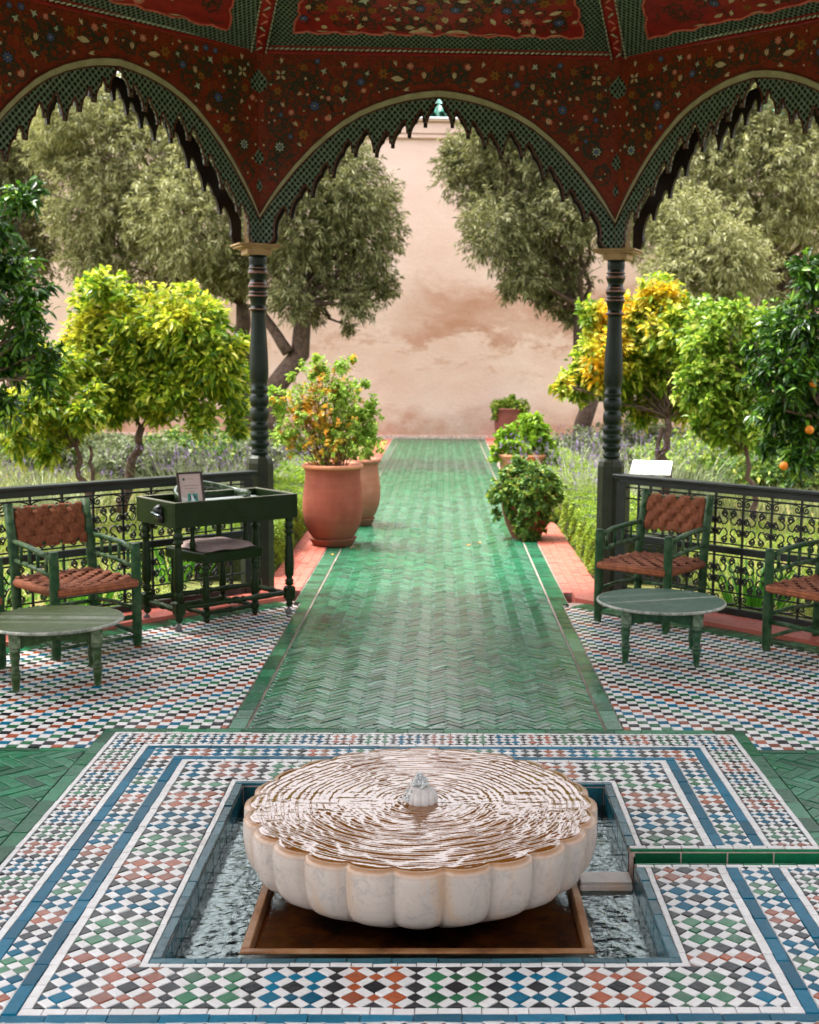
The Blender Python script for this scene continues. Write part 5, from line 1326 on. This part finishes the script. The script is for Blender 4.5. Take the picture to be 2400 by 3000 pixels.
PELAR = leafmat('pelargonium_leaf', [(0, (0.14, 0.27, 0.026)), (0.5, (0.27, 0.43, 0.05)), (1, (0.48, 0.58, 0.11))], 0.35, 0.5)
PELAR_O = leafmat('yellow_pelargonium_leaf', [(0, (0.55, 0.20, 0.02)), (0.5, (0.62, 0.36, 0.03)), (1, (0.55, 0.45, 0.06))], 0.35, 0.5)
IVYL = leafmat('trailing_leaf', [(0, (0.04, 0.10, 0.02)), (0.5, (0.10, 0.20, 0.035)), (0.85, (0.22, 0.32, 0.05)), (1, (0.45, 0.42, 0.07))], 0.3, 0.45)
GREYG = leafmat('grey_green_leaf', [(0, (0.06, 0.085, 0.035)), (0.5, (0.14, 0.17, 0.08)), (1, (0.28, 0.31, 0.17))], 0.25, 0.55)
LIME = leafmat('lime_green_leaf', [(0, (0.10, 0.22, 0.012)), (0.5, (0.20, 0.36, 0.02)), (1, (0.34, 0.46, 0.04))], 0.38, 0.45)
HEDGEM = leafmat('hedge_leaf', [(0, (0.09, 0.16, 0.018)), (0.5, (0.20, 0.32, 0.03)), (1, (0.40, 0.48, 0.05))], 0.3, 0.5)
GRASSM = leafmat('grass_blade', [(0, (0.10, 0.18, 0.02)), (0.5, (0.20, 0.30, 0.035)), (0.85, (0.34, 0.38, 0.07)), (1, (0.46, 0.40, 0.12))], 0.35, 0.5)
GRASS2 = leafmat('bed_grass_blade', [(0, (0.07, 0.10, 0.03)), (0.5, (0.15, 0.19, 0.06)), (1, (0.34, 0.33, 0.13))], 0.3, 0.55)
LAVM = leafmat('lavender_leaf', [(0, (0.19, 0.23, 0.12)), (0.5, (0.34, 0.38, 0.22)), (1, (0.50, 0.53, 0.36))], 0.25, 0.6)
LAVF = leafmat('lavender_flower', [(0, (0.16, 0.10, 0.26)), (1, (0.32, 0.22, 0.42))], 0.2, 0.7)

# ------------------------------------------------------------------ olive trees by the wall
OG = 'old olive trees along the wall'
ok = dict(cat='tree', bark=BARK, nl=14, tl=0.24, spread=0.75, up=0.05, shell=0.55, droop=0.35)
tree('olive_tree', 'broad pale olive tree rising behind the sunlit lemon tree on the left', base=at(515, 960, 17.5), fork=at(512, 640, 17.4),
     blobs=BL(17, [(300, 330, 150), (110, 300, 60), (140, 240, 60), (210, 430, 105), (400, 450, 115), (330, 540, 90), (250, 220, 90), (420, 300, 100), (190, 540, 60), (470, 560, 65), (150, 330, 50), (380, 190, 80)], 1.0, 0.9), mat=OLIVE_A, r0=0.16, per_m2=62, L=0.10, Wd=0.026, seed=11, group=OG, **ok)
tree('olive_tree', 'olive tree with a leaning dark trunk behind the tall pelargonium pot', base=at(560, 905, 16), fork=at(645, 640, 16),
     blobs=BL(16, [(640, 460, 110), (730, 400, 85), (775, 500, 78), (700, 570, 78), (590, 370, 90), (560, 550, 85), (800, 600, 42), (752, 640, 38), (610, 630, 50), (700, 330, 80), (800, 420, 45), (660, 660, 26), (735, 690, 16)], 1.0, 0.7), mat=OLIVE_B, r0=0.17, per_m2=66, L=0.095, Wd=0.025, seed=12, group=OG,
     stems=[(at(607, 742, 15.95), at(540, 640, 16), 0.09)], **ok)
tree('olive_tree', 'shaded olive tree at the far left, beyond the gap that shows the wall', base=at(30, 960, 18), fork=at(40, 620, 18),
     blobs=BL(18, [(40, 450, 85), (30, 340, 80), (70, 540, 50), (-60, 420, 110), (20, 250, 80)], 1.0, 0.6), mat=OLIVE_B, r0=0.15, per_m2=62, L=0.10, Wd=0.026, seed=13, group=OG, **ok)
tree('olive_tree', 'olive tree overhanging the path from the right, its crown hanging low before the wall', base=at(1230, 950, 17), fork=at(1222, 660, 16.6),
     blobs=BL(16.3, [(1080, 380, 110), (1000, 350, 75), (955, 325, 38), (1150, 480, 105), (1050, 480, 78), (1175, 590, 66), (1105, 575, 48), (1195, 660, 30), (1075, 610, 28), (1240, 400, 110), (1150, 290, 100), (1030, 270, 60), (1140, 630, 24)], 1.0, 0.7), mat=OLIVE_B, r0=0.13, per_m2=66, L=0.095, Wd=0.025, seed=14, group=OG, **ok)
tree('olive_tree', 'pale rounded olive tree above the yellowing lemon tree on the right', base=at(1560, 930, 15.5), fork=at(1550, 680, 15.4),
     blobs=BL(15, [(1500, 530, 95), (1420, 575, 68), (1570, 560, 65), (1440, 470, 80), (1530, 600, 50)], 0.95, 0.6), mat=OLIVE_A, r0=0.14, per_m2=70, L=0.095, Wd=0.025, seed=15, group=OG, **ok)
tree('olive_tree', 'large grey green olive tree filling the right arch up to its apex', base=at(1660, 950, 18.5), fork=at(1640, 640, 18.5),
     blobs=BL(18.3, [(1450, 330, 130), (1600, 380, 140), (1720, 340, 140), (1340, 440, 95), (1680, 530, 100), (1500, 220, 110), (1640, 230, 120), (1600, 640, 50)], 1.0, 0.8), mat=OLIVE_A, r0=0.2, per_m2=52, L=0.105, Wd=0.027, seed=16, group=OG, **ok)
# ------------------------------------------------------------------ citrus trees
ck = dict(cat='tree', bark=BARK_R, hi=True, droop=0.3)
tree('lemon_tree', 'bright yellow green lemon tree with a forked trunk, left of the column', base=at(255, 1060, 9.0), fork=at(298, 900, 9.0),
     blobs=BL(9, [(225, 640, 60), (310, 690, 78), (395, 680, 72), (440, 750, 68), (290, 790, 75), (470, 800, 48), (365, 810, 60), (190, 710, 50), (215, 600, 30), (395, 635, 34), (495, 850, 28), (180, 600, 14), (500, 720, 24), (165, 770, 40), (235, 850, 36), (425, 870, 30), (330, 865, 24), (500, 895, 20), (270, 620, 22), (440, 655, 22)], 0.95, 0.45), mat=LEMON, r0=0.05, per_m2=170, nl=10, tl=0.16, L=0.105, Wd=0.040, seed=21, single=0, shell=0.6, up=0.6, limbs=BL(9, [(230, 800, 20), (350, 800, 20), (400, 830, 20), (300, 740, 20)], 1, 0.3), **ck)
tree('citrus_tree', 'low leafy citrus tree with two thin stems at the left edge, under the dark branches', base=at(190, 1040, 8.2), fork=at(160, 940, 8.2),
     blobs=BL(8.2, [(70, 850, 50), (130, 890, 48), (170, 870, 38), (40, 920, 42), (110, 760, 45), (20, 860, 40), (100, 950, 26), (110, 800, 44), (195, 830, 28)], 0.9, 0.35), mat=LEMON, r0=0.028, per_m2=160, nl=9, tl=0.14, L=0.10, Wd=0.04, seed=22, shell=0.6, stems=[(at(195, 1040, 8.2), at(190, 940, 8.2), 0.022)], **ck)
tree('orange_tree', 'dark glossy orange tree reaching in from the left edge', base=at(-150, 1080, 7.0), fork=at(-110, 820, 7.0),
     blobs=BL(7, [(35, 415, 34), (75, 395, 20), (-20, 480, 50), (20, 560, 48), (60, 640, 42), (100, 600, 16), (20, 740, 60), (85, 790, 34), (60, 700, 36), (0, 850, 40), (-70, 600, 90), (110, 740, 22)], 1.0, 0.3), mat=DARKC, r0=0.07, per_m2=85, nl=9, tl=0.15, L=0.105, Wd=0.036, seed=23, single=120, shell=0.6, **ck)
tree('lemon_tree', 'lemon tree with patches of orange yellow leaves behind the right column', base=at(1400, 1020, 9.6), fork=at(1405, 880, 9.6),
     blobs=BL(9.6, [(1390, 620, 42), (1335, 670, 50), (1250, 660, 34), (1285, 750, 66), (1220, 800, 40), (1360, 750, 72), (1420, 700, 58), (1400, 820, 48), (1185, 810, 18), (1395, 588, 14), (1310, 820, 40), (1470, 760, 50), (1450, 850, 36), (1350, 870, 24), (1440, 640, 22)], 1.0, 0.45), mat=LEMON_Y, r0=0.045, per_m2=170, nl=10, tl=0.15, L=0.095, Wd=0.042, seed=24, shell=0.6, up=0.6, stems=[(at(1378, 1000, 9.6), at(1395, 900, 9.6), 0.03)], **ck)
tree('citrus_tree', 'light green citrus tree between the yellowing lemon tree and the dark orange tree', base=at(1590, 1070, 8.6), fork=at(1572, 950, 8.6),
     blobs=BL(8.6, [(1500, 710, 60), (1560, 770, 62), (1475, 810, 52), (1540, 860, 46), (1600, 690, 46), (1490, 660, 34), (1590, 900, 30), (1480, 890, 26), (1560, 930, 20), (1520, 910, 26), (1620, 850, 30), (1550, 650, 26)], 1.0, 0.4), mat=CITRUS, r0=0.028, per_m2=160, nl=10, tl=0.14, L=0.095, Wd=0.045, seed=25, shell=0.6, up=0.5, **ck)
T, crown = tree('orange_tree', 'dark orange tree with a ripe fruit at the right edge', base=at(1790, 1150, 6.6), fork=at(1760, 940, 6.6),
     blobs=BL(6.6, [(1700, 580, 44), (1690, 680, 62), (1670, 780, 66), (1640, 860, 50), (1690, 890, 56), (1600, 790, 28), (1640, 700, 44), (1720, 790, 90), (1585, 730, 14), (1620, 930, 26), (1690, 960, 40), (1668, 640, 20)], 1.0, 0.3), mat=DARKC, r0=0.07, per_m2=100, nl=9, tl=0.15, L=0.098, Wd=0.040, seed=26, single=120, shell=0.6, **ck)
orange = plain('orange_rind', (0.60, 0.17, 0.012), 0.4, 60, 0.15, 0.3)
for xd, yd, Y in ((1651, 981, 6.3), (1713, 806, 6.2), (1705, 905, 6.3)):
    c = at(xd, yd, Y); b = bb(True); b.lathe([(0.004, -0.036), (0.022, -0.031), (0.034, -0.014), (0.036, 0.0), (0.034, 0.014), (0.022, 0.031), (0.004, 0.036)], 16); b.build('fruit', orange, crown, tuple(c-T.location))

# ------------------------------------------------------------------ pots and their plants
def terracotta(nm, c, c2):
    t = NT(nm); v = t.co('Object'); vb = t.co('Object', (0.3, 0.3, 6)); n = t.noise(v, 6, 5, 0.65); bnd = t.noise(vb, 2.5, 3); n3 = t.noise(v, 45, 4)
    col = t.mix(t.fr(n, 0.35, 0.7), c, c2); col = t.mix(t.fr(bnd, 0.42, 0.62, 0, 0.35), col, tuple(x*0.72 for x in c))
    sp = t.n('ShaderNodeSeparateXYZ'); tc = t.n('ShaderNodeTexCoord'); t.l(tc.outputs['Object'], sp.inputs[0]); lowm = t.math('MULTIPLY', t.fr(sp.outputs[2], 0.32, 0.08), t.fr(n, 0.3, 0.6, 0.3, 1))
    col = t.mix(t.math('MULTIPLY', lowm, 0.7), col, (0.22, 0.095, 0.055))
    spk = t.math('MULTIPLY', t.fr(n3, 0.66, 0.72), t.fr(sp.outputs[2], 0.4, 0.15, 0.1, 0.6)); col = t.mix(spk, col, (0.48, 0.33, 0.24))
    t.bsdf(col, 0.7, t.bump(t.noise(v, 60, 4), 0.25, 0.004), 0.3); return t.done()
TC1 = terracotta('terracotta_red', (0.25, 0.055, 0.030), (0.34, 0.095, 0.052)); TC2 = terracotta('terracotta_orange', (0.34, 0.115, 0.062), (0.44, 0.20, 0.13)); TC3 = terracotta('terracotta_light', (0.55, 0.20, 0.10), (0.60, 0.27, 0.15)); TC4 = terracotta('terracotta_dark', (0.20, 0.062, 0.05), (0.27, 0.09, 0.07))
SOIL = plain('potting_soil', (0.03, 0.02, 0.014), 0.9, 30, 0.5, 0.5)
def pot(x, y, prof, mat, label, saucer=None, z=0.006):
    P = empty('terracotta_pot', (x, y, z)); tag(P, label, 'pot', 'terracotta pots along the path')
    rt, zt = prof[-1]; b = bb(True); b.lathe(prof+[(rt-0.025, zt-0.004), (rt-0.035, zt-0.03), (rt-0.05, zt-0.10)], 40, cap=False); b.lathe([(prof[0][0], prof[0][1]), (0.01, prof[0][1])], 40, cap=False); b.build('body', mat, P)
    b = bb(True); b.tube([((rt-0.006)*math.cos(2*PI*i/40), (rt-0.006)*math.sin(2*PI*i/40), zt-0.012) for i in range(41)], 0.020, 8, cap=False); b.build('rim', TC3 if mat is TC1 else mat, P)
    b = bb(); b.lathe([(0.01, zt-0.06), (rt-0.04, zt-0.07)], 32, cap=False); b.build('soil', SOIL, P)
    if saucer:
        r, h = saucer; q = bb(True); q.lathe([(0.02, 0.0), (r*0.78, 0.0), (r*0.84, 0.012), (r*0.98, h), (r, h+0.006), (r*0.96, h+0.008), (r*0.80, 0.028), (0.02, 0.026)], 40, cap=False); o = q.build('saucer', mat); o.location = (x, y, 0.0065); return P, o
    return P, None
base = 0.035
P1 = [(0.155, base), (0.175, 0.06), (0.215, 0.12), (0.252, 0.21), (0.268, 0.31), (0.266, 0.42), (0.255, 0.52), (0.246, 0.60), (0.244, 0.66), (0.252, 0.69), (0.262, 0.705), (0.262, 0.722)]
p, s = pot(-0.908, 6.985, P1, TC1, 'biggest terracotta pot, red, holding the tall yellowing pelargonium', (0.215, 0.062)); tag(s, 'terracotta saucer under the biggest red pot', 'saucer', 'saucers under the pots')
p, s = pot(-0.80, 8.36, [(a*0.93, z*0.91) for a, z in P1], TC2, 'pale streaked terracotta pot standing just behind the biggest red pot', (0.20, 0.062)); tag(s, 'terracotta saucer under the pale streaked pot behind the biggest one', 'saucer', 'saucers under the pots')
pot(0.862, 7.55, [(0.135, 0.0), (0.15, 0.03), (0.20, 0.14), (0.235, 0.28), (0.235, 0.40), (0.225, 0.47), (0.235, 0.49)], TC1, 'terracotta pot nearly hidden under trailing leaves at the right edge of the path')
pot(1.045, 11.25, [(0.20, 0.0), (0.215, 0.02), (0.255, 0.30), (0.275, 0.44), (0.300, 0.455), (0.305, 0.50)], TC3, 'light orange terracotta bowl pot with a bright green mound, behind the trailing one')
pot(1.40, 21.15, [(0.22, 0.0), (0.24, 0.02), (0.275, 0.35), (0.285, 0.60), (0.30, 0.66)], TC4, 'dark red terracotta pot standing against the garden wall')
def mound(name, label, cat, ctr_, blobs, mat, per_m2, nl, tl, L, Wd, seed, stems=(), group='plants in the pots', round_=False, **kw):
    T = empty(name, ctr_); tag(T, label, cat, group); c0 = np.array(ctr_)
    A, Dr = twigs([(np.array(c)-c0, r, sq) for c, r, sq in blobs], per_m2, seed, kw.pop('shell', 0.6), kw.pop('up', 0.5))
    if isinstance(mat, tuple):
        R = np.random.default_rng(seed+5); h = A[:, 2]; q = mat[2]; pr = np.clip(q(A), 0, 1); m2 = R.random(len(A)) < pr
        for nm_, msk, mt in (('foliage', ~m2, mat[0]), ('yellow_foliage', m2, mat[1])):
            V, F = leafy(A[msk], Dr[msk], nl, tl, L, Wd, seed+1, **kw); o = link(bpy.data.objects.new(nm_, np_mesh(nm_, V, F, mt)), T); o['kind'] = 'stuff'
    else:
        V, F = leafy(A, Dr, nl, tl, L, Wd, seed+1, **kw); o = link(bpy.data.objects.new('foliage', np_mesh('foliage', V, F, mat)), T); o['kind'] = 'stuff'
    b = bb(True); r_ = random.Random(seed)
    idx = list(range(len(A))); r_.shuffle(idx)
    for i in idx[:stems or 20]: b.tube(bend((r_.gauss(0, .04), r_.gauss(0, .04), -0.06), A[i], 5, 0.06, i), [0.006, 0.006, 0.005, 0.004, 0.003, 0.002], 5)
    b.build('stems', plain('plant_stem', (0.16, 0.085, 0.035), 0.7), T); return T
def yel(A): return 0.05+0.55*np.exp(-((A[:, 0]+0.18)/0.24)**2-((A[:, 2]-0.55)/0.30)**2)+0.25*(A[:, 2] < 0.3)
mound('pelargonium_plant', 'tall feathery pelargonium with yellow and orange lower leaves in the biggest pot', 'plant', (-0.908, 6.985, 0.67),
      [((-0.95, 6.95, 1.05), 0.30, 1.0), ((-1.15, 6.95, 1.25), 0.24, 1.0), ((-0.85, 7.0, 1.38), 0.24, 1.0), ((-1.05, 7.0, 1.58), 0.15, 1.0), ((-0.72, 7.0, 1.15), 0.22, 1.0), ((-1.38, 6.95, 1.28), 0.12, 1.2), ((-1.30, 6.9, 0.98), 0.17, 1.0), ((-0.58, 7.0, 1.22), 0.12, 1.0), ((-0.83, 7.0, 1.60), 0.09, 1.0), ((-0.60, 7.0, 1.02), 0.15, 1), ((-0.62, 7.0, 1.46), 0.06, 1), ((-1.05, 7.0, 1.69), 0.05, 0.5), ((-0.74, 7.0, 1.68), 0.05, 0.5), ((-1.28, 7.0, 1.52), 0.05, 0.5), ((-1.45, 7.0, 1.40), 0.05, 0.5)],
      (PELAR, PELAR_O, yel), 150, 12, 0.07, 0.040, 0.030, 31, 46, spread=1.3, upbias=1.2, shell=0.9, up=0.8)
mound('pelargonium_plant', 'small grey green pelargonium in the pale streaked pot', 'plant', (-0.80, 8.36, 0.60), [((-0.80, 8.3, 0.80), 0.20, 0.9), ((-0.66, 8.3, 0.82), 0.15, 0.9), ((-0.95, 8.3, 0.78), 0.14, 1)], PELAR, 130, 10, 0.06, 0.038, 0.030, 32, 14, spread=1.3)
mound('trailing_plant', 'lobed leaved trailing plant spilling down its pot on the right of the path', 'plant', (0.862, 7.55, 0.44),
      [((0.86, 7.5, 0.55), 0.24, 0.85), ((0.67, 7.45, 0.50), 0.17, 0.9), ((1.02, 7.5, 0.50), 0.19, 0.9), ((0.85, 7.38, 0.32), 0.19, 1.0), ((1.0, 7.42, 0.25), 0.13, 1.0), ((0.84, 7.34, 0.14), 0.12, 1.0), ((0.74, 7.40, 0.30), 0.10, 1.0), ((0.55, 7.45, 0.42), 0.09, 0.8), ((0.58, 7.42, 0.25), 0.05, 1.2), ((0.86, 7.33, 0.42), 0.16, 1.0), ((0.98, 7.36, 0.40), 0.14, 1.0), ((0.72, 7.36, 0.42), 0.12, 1.0), ((0.88, 7.36, 0.06), 0.09, 0.8), ((0.80, 7.5, 0.70), 0.13, 0.6), ((1.15, 7.5, 0.40), 0.08, 1.2)], IVYL, 190, 9, 0.05, 0.048, 0.050, 33, 30, spread=1.4, shell=0.5)
mound('green_mound_plant', 'bright lime green leafy mound in the light orange bowl pot', 'plant', (1.045, 11.25, 0.45),
      [((1.05, 11.2, 0.62), 0.27, 0.8), ((0.85, 11.2, 0.70), 0.16, 0.9), ((1.22, 11.2, 0.80), 0.18, 0.9), ((1.10, 11.2, 0.90), 0.13, 0.9), ((1.32, 11.2, 0.64), 0.14, 1), ((0.93, 11.2, 0.82), 0.10, 0.9), ((1.2, 11.2, 0.98), 0.08, 0.8), ((0.72, 11.15, 0.52), 0.10, 1), ((1.42, 11.2, 0.45), 0.12, 1.2)], LIME, 150, 9, 0.06, 0.060, 0.055, 34, 20, spread=1.3, shell=0.5)
mound('trailing_plant', 'dark green plant drooping over the pot at the foot of the wall', 'plant', (1.40, 21.15, 0.60),
      [((1.40, 21.1, 0.76), 0.22, 0.55), ((1.18, 21.05, 0.72), 0.17, 0.9), ((1.66, 21.05, 0.72), 0.17, 0.9), ((1.10, 21.0, 0.52), 0.07, 1.5), ((1.45, 21.0, 0.55), 0.07, 1.2), ((1.45, 21.1, 0.90), 0.08, 0.8), ((1.75, 21.0, 0.6), 0.06, 1.3)], CITRUS, 120, 9, 0.07, 0.07, 0.045, 35, 14, spread=1.2)
# ------------------------------------------------------------------ clipped hedges
def hedge(x0, x1, y0, y1, h, seed, label):
    H_ = empty('clipped_hedge', ((x0+x1)/2, y0, 0)); tag(H_, label, 'hedge', 'clipped hedges edging the path')
    b = bb(); b.box(((x1-x0)*0, (y1-y0)/2, h/2-0.03), (x1-x0-0.05, y1-y0-0.05, h)); b.build('branches', plain('hedge_dark_core', (0.030, 0.040, 0.012), 0.9, 30, 0.5), H_)  # solid dark box behind the leaves, inner shade put into its colour
    R = np.random.default_rng(seed); n = int((y1-y0)*3800); f = (R.random(n)**1.5); y = f*(y1-y0); q = R.random(n); side = R.integers(0, 3, n)
    w = x1-x0; X = np.where(side == 0, -w/2, np.where(side == 1, w/2, (q-.5)*w)); Z = np.where(side == 2, h, q*h)
    bumpv = 0.02*np.sin(y*9+X*7)+0.015*np.sin(y*23+Z*31)
    P = np.stack([X+np.where(side == 0, -1, np.where(side == 1, 1, 0))*bumpv, y, Z+(side == 2)*bumpv], 1)
    D = np.stack([np.where(side == 0, -1, np.where(side == 1, 1, 0)), np.zeros(n), np.where(side == 2, 1, 0.5)], 1)+R.normal(0, 0.6, (n, 3))
    V, F = leaf_arrays(P, D, 0.018+0.02*R.random(n), 0.012+0.010*R.random(n)); o = link(bpy.data.objects.new('foliage', np_mesh('foliage', V, F, HEDGEM)), H_); o['kind'] = 'stuff'
hedge(1.275, 1.92, 5.35, 17.5, 0.37, 51, 'clipped green hedge along the pink edging on the right of the path')
hedge(-1.85, -1.27, 5.35, 15.5, 0.36, 52, 'clipped green hedge beside the pink edging on the left, behind the big pots')
# ------------------------------------------------------------------ lavender and other plants, grass
def blades(n, cx, cy, rad, h, w, seed, lean=0.35, z=-0.03, box=None, hvar=0.5):
    R = np.random.default_rng(seed)
    if box is None: a = R.random(n)*2*PI; r = rad*np.sqrt(R.random(n)); X, Y_ = cx+r*np.cos(a), cy+r*np.sin(a); dx, dy = np.cos(a)*r/rad*lean, np.sin(a)*r/rad*lean
    else: X, Y_ = box[0]+(box[1]-box[0])*R.random(n), box[2]+(box[3]-box[2])*R.random(n); dx, dy = R.normal(0, lean, n), R.normal(0, lean, n)
    H = h*(1-hvar*R.random(n)); dx = dx+R.normal(0, .12, n); dy = dy+R.normal(0, .12, n); th = R.random(n)*PI; sx, sy = np.cos(th)*w/2, np.sin(th)*w/2
    b0 = np.stack([X-sx, Y_-sy, np.full(n, z)], 1); b1 = np.stack([X+sx, Y_+sy, np.full(n, z)], 1)
    m = np.stack([X+dx*H*.4, Y_+dy*H*.4, z+H*.6], 1); s = np.stack([sx, sy, 0*sx], 1); t = np.stack([X+dx*H, Y_+dy*H, z+H], 1)
    V = np.stack([b0, b1, m-s*.8, m+s*.8, t], 1); F = np.array([[0, 1, 3], [0, 3, 2], [2, 3, 4]])
    return V.reshape(-1, 3), (F[None]+(np.arange(n)*5)[:, None, None]).reshape(-1, 3), t
LG = 'lavender bushes in the beds'
lavs = [(450, 965, 8.6, 0.34, 0.75, 'grey lavender bush with purple spikes next to the left column'), (385, 960, 9.2, 0.3, 0.65, 'grey lavender bush with few purple spikes right of the lemon tree trunk'), (515, 950, 9.4, 0.28, 0.7, 'lavender bush half hidden behind the left column'),
        (90, 1000, 8.8, 0.45, 0.55, 'pale lavender clump at the far left behind the railing'), (1220, 965, 9.0, 0.30, 0.78, 'silvery lavender bush with purple spikes left of the right column'), (1265, 975, 8.2, 0.28, 0.66, 'silvery lavender clump touching the right column'),
        (1195, 930, 11.5, 0.35, 0.75, 'green lavender bush farther back beside the lime green pot plant'), (1440, 955, 10.0, 0.4, 0.75, 'lavender bush with tall spikes behind the white sign'), (1345, 960, 10.6, 0.35, 0.8, 'lavender bush behind the right column under the lemon tree')]
for i, (xd, yd, Y, rad, h, lb) in enumerate(lavs):
    g = at(xd, yd, Y); T = empty('lavender_bush', (g.x, g.y, -0.03)); tag(T, lb, 'lavender', LG)
    V, F, t = blades(420, 0, 0, rad, h*0.75, 0.011, 60+i, 0.55, 0); o = link(bpy.data.objects.new('foliage', np_mesh('foliage', V, F, LAVM)), T); o['kind'] = 'stuff'
    V, F, t = blades(110, 0, 0, rad, h*1.15, 0.006, 90+i, 0.75, 0, None, 0.3); o = link(bpy.data.objects.new('flower_stalk', np_mesh('flower_stalk', V, F, LAVM)), T); o['kind'] = 'stuff'
    R = np.random.default_rng(i); k = 6; P = np.repeat(t, k, 0)-np.array([0, 0, 1])*R.random((len(t)*k, 1))*0.06; V, F = leaf_arrays(P, R.normal(0, 1, P.shape)+[0, 0, 0.8], np.full(len(P), 0.022), np.full(len(P), 0.013)); o = link(bpy.data.objects.new('flower_spike', np_mesh('flower_spike', V, F, LAVF)), T); o['kind'] = 'stuff'
def grass_area(name, boxes, dens, h, w, seed, mat=None):
    VV = []; FF = []; k = 0
    for bx in boxes:
        n = int((bx[1]-bx[0])*(bx[3]-bx[2])*dens); V, F, t = blades(n, 0, 0, 1, h, w, seed+k, 0.45, -0.035, bx); q = V.reshape(n, 5, 3); ok_ = (np.abs(q[:, 0, 0])+q[:, 0, 1]) > 6.02; q = q[ok_]; m = len(q)
        base_ = sum(len(v) for v in VV); VV.append(q.reshape(-1, 3)); FF.append((np.array([[0, 1, 3], [0, 3, 2], [2, 3, 4]])[None]+(np.arange(m)*5)[:, None, None]).reshape(-1, 3)+base_); k += 1
    o = link(bpy.data.objects.new(name, np_mesh(name, np.concatenate(VV), np.concatenate(FF), mat or GRASSM))); tag(o, 'uneven yellow green grass of the garden beds', 'grass', kind='stuff')
grass_area('grass', [(-6.5, -1.9, 3, 9), (2.0, 6.5, 3, 9)], 1100, 0.065, 0.009, 70)
grass_area('grass', [(-8, -1.9, 9, 16), (2.1, 8, 9, 16)], 260, 0.2, 0.016, 80, GRASS2); bpy.data.objects['grass.001']['label'] = 'taller grass of the beds farther back under the trees'
LUSH = leafmat('lush_blade', [(0, (0.03, 0.13, 0.012)), (0.6, (0.06, 0.22, 0.02)), (1, (0.16, 0.34, 0.04))], 0.35, 0.35)
clumps = [(-2.35, 4.25, 'strap leaved clump right behind the left railing, nearest the writing desk'), (-2.85, 3.75, 'strap leaved clump behind the left armchair and the railing'), (-3.4, 3.6, 'strap leaved clump behind the left railing at the edge of the picture'), (-1.95, 5.4, 'strap leaved clump beyond the left column by the hedge end'),
          (2.25, 4.45, 'strap leaved clump behind the right railing, next to the armchair'), (2.9, 4.2, 'strap leaved clump seen through the right railing scrolls'), (3.4, 3.4, 'strap leaved clump behind the railing at the right edge')]
for i, (x, y, lb) in enumerate(clumps):
    T = empty('leafy_clump', (x, y, -0.03)); tag(T, lb, 'plant', 'leafy clumps behind the railings')
    V, F, t = blades(70, 0, 0, 0.24, 0.42, 0.022, 120+i, 0.9, 0); o = link(bpy.data.objects.new('foliage', np_mesh('foliage', V, F, LUSH)), T); o['kind'] = 'stuff'
for i, (xd, yd, Y, r, h, mt, lb) in enumerate(((300, 970, 12.5, 0.6, 0.6, GREYG, 'soft green shrub behind the lemon tree trunk on the left'), (420, 940, 13.5, 0.7, 0.7, IVYL, 'dark green shrub beyond the lavender left of the column'), (150, 960, 14, 0.8, 0.7, GREYG, 'grey green shrub in the bed at the far left'),
        (600, 930, 12.5, 0.5, 0.75, GREYG, 'grey green shrub between the left column and the big pots'), (580, 970, 9.3, 0.32, 0.55, LIME, 'yellow green shrub at the hedge, left of the biggest pot'), (1240, 925, 14.5, 0.6, 0.65, GREYG, 'green shrub beyond the right lavender at the wall side'),
        (1480, 930, 13, 0.7, 0.7, CITRUS, 'dark shrub under the light green citrus tree'), (1680, 960, 12, 0.8, 0.7, IVYL, 'green shrub behind the dark orange tree with fruit'), (1340, 920, 16, 0.7, 0.8, GREYG, 'grey green shrub before the wall behind the right column'), (30, 940, 16, 0.9, 0.9, CITRUS, 'shaded shrub at the wall at the far left'))):
    g = at(xd, yd, Y); mound('shrub', lb, 'shrub', (g.x, g.y, 0.0), [((g.x, g.y, h*0.5), r, h/r*0.55), ((g.x+r*0.7, g.y, h*0.4), r*0.7, h/r*0.6), ((g.x-r*0.6, g.y+.1, h*0.45), r*0.75, h/r*0.6)], mt, 70, 8, 0.10, 0.07, 0.04, 140+i, 16, 'shrubs in the garden beds', spread=1.2)
# white information sign
g = at(1372, 985, 6.5); sg = empty('garden_sign', (g.x, g.y, -0.03), -0.25); tag(sg, 'blank white tilted sign panel on a post beyond the right railing', 'sign')
b = bb(); b.X = Matrix.Translation((0, 0, g.z+0.03)) @ Matrix.Rotation(math.radians(22), 4, 'X'); b.box((0, 0, 0), (0.34, 0.26, 0.012), 0.003); b.build('panel', plain('white_enamel', (0.75, 0.76, 0.76), 0.25, 5, 0.03, 0.0), sg)
b = bb(True); b.tube([(0, 0.02, 0), (0, 0.0, g.z+0.02)], 0.016, 10); b.build('post', RAILM, sg)
# a few fallen leaves on the path
fl_m = leafmat('fallen_leaf', [(0, (0.40, 0.12, 0.02)), (1, (0.52, 0.28, 0.05))], 0.1, 0.6)
b = bb(); b.add([(0, -0.03, 0), (0.016, 0.0, 0.005), (0, 0.032, 0.001), (-0.016, 0.0, 0.005)], [(0, 1, 2), (0, 2, 3)]); flm = b.mesh('fallen_leaf', fl_m)
r_ = random.Random(5)
for i, (xd, yd) in enumerate(((742, 1128), (742, 1155), (988, 1150), (1010, 1145), (700, 1170))):
    d = FWD+(xd*DS-PPX)/FPX*RGT-(yd*DS-1500)/FPX*UPV; p = CAMP+d*(-CAMP.z/d.z); o = inst('fallen_leaf', flm, None, (p.x, p.y, 0.010), (r_.gauss(0, .1), r_.gauss(0, .1), r_.uniform(0, 6)))
    tag(o, 'small orange fallen leaf lying on the green path', 'leaf', 'fallen leaves on the path')
bpy.context.view_layer.update()
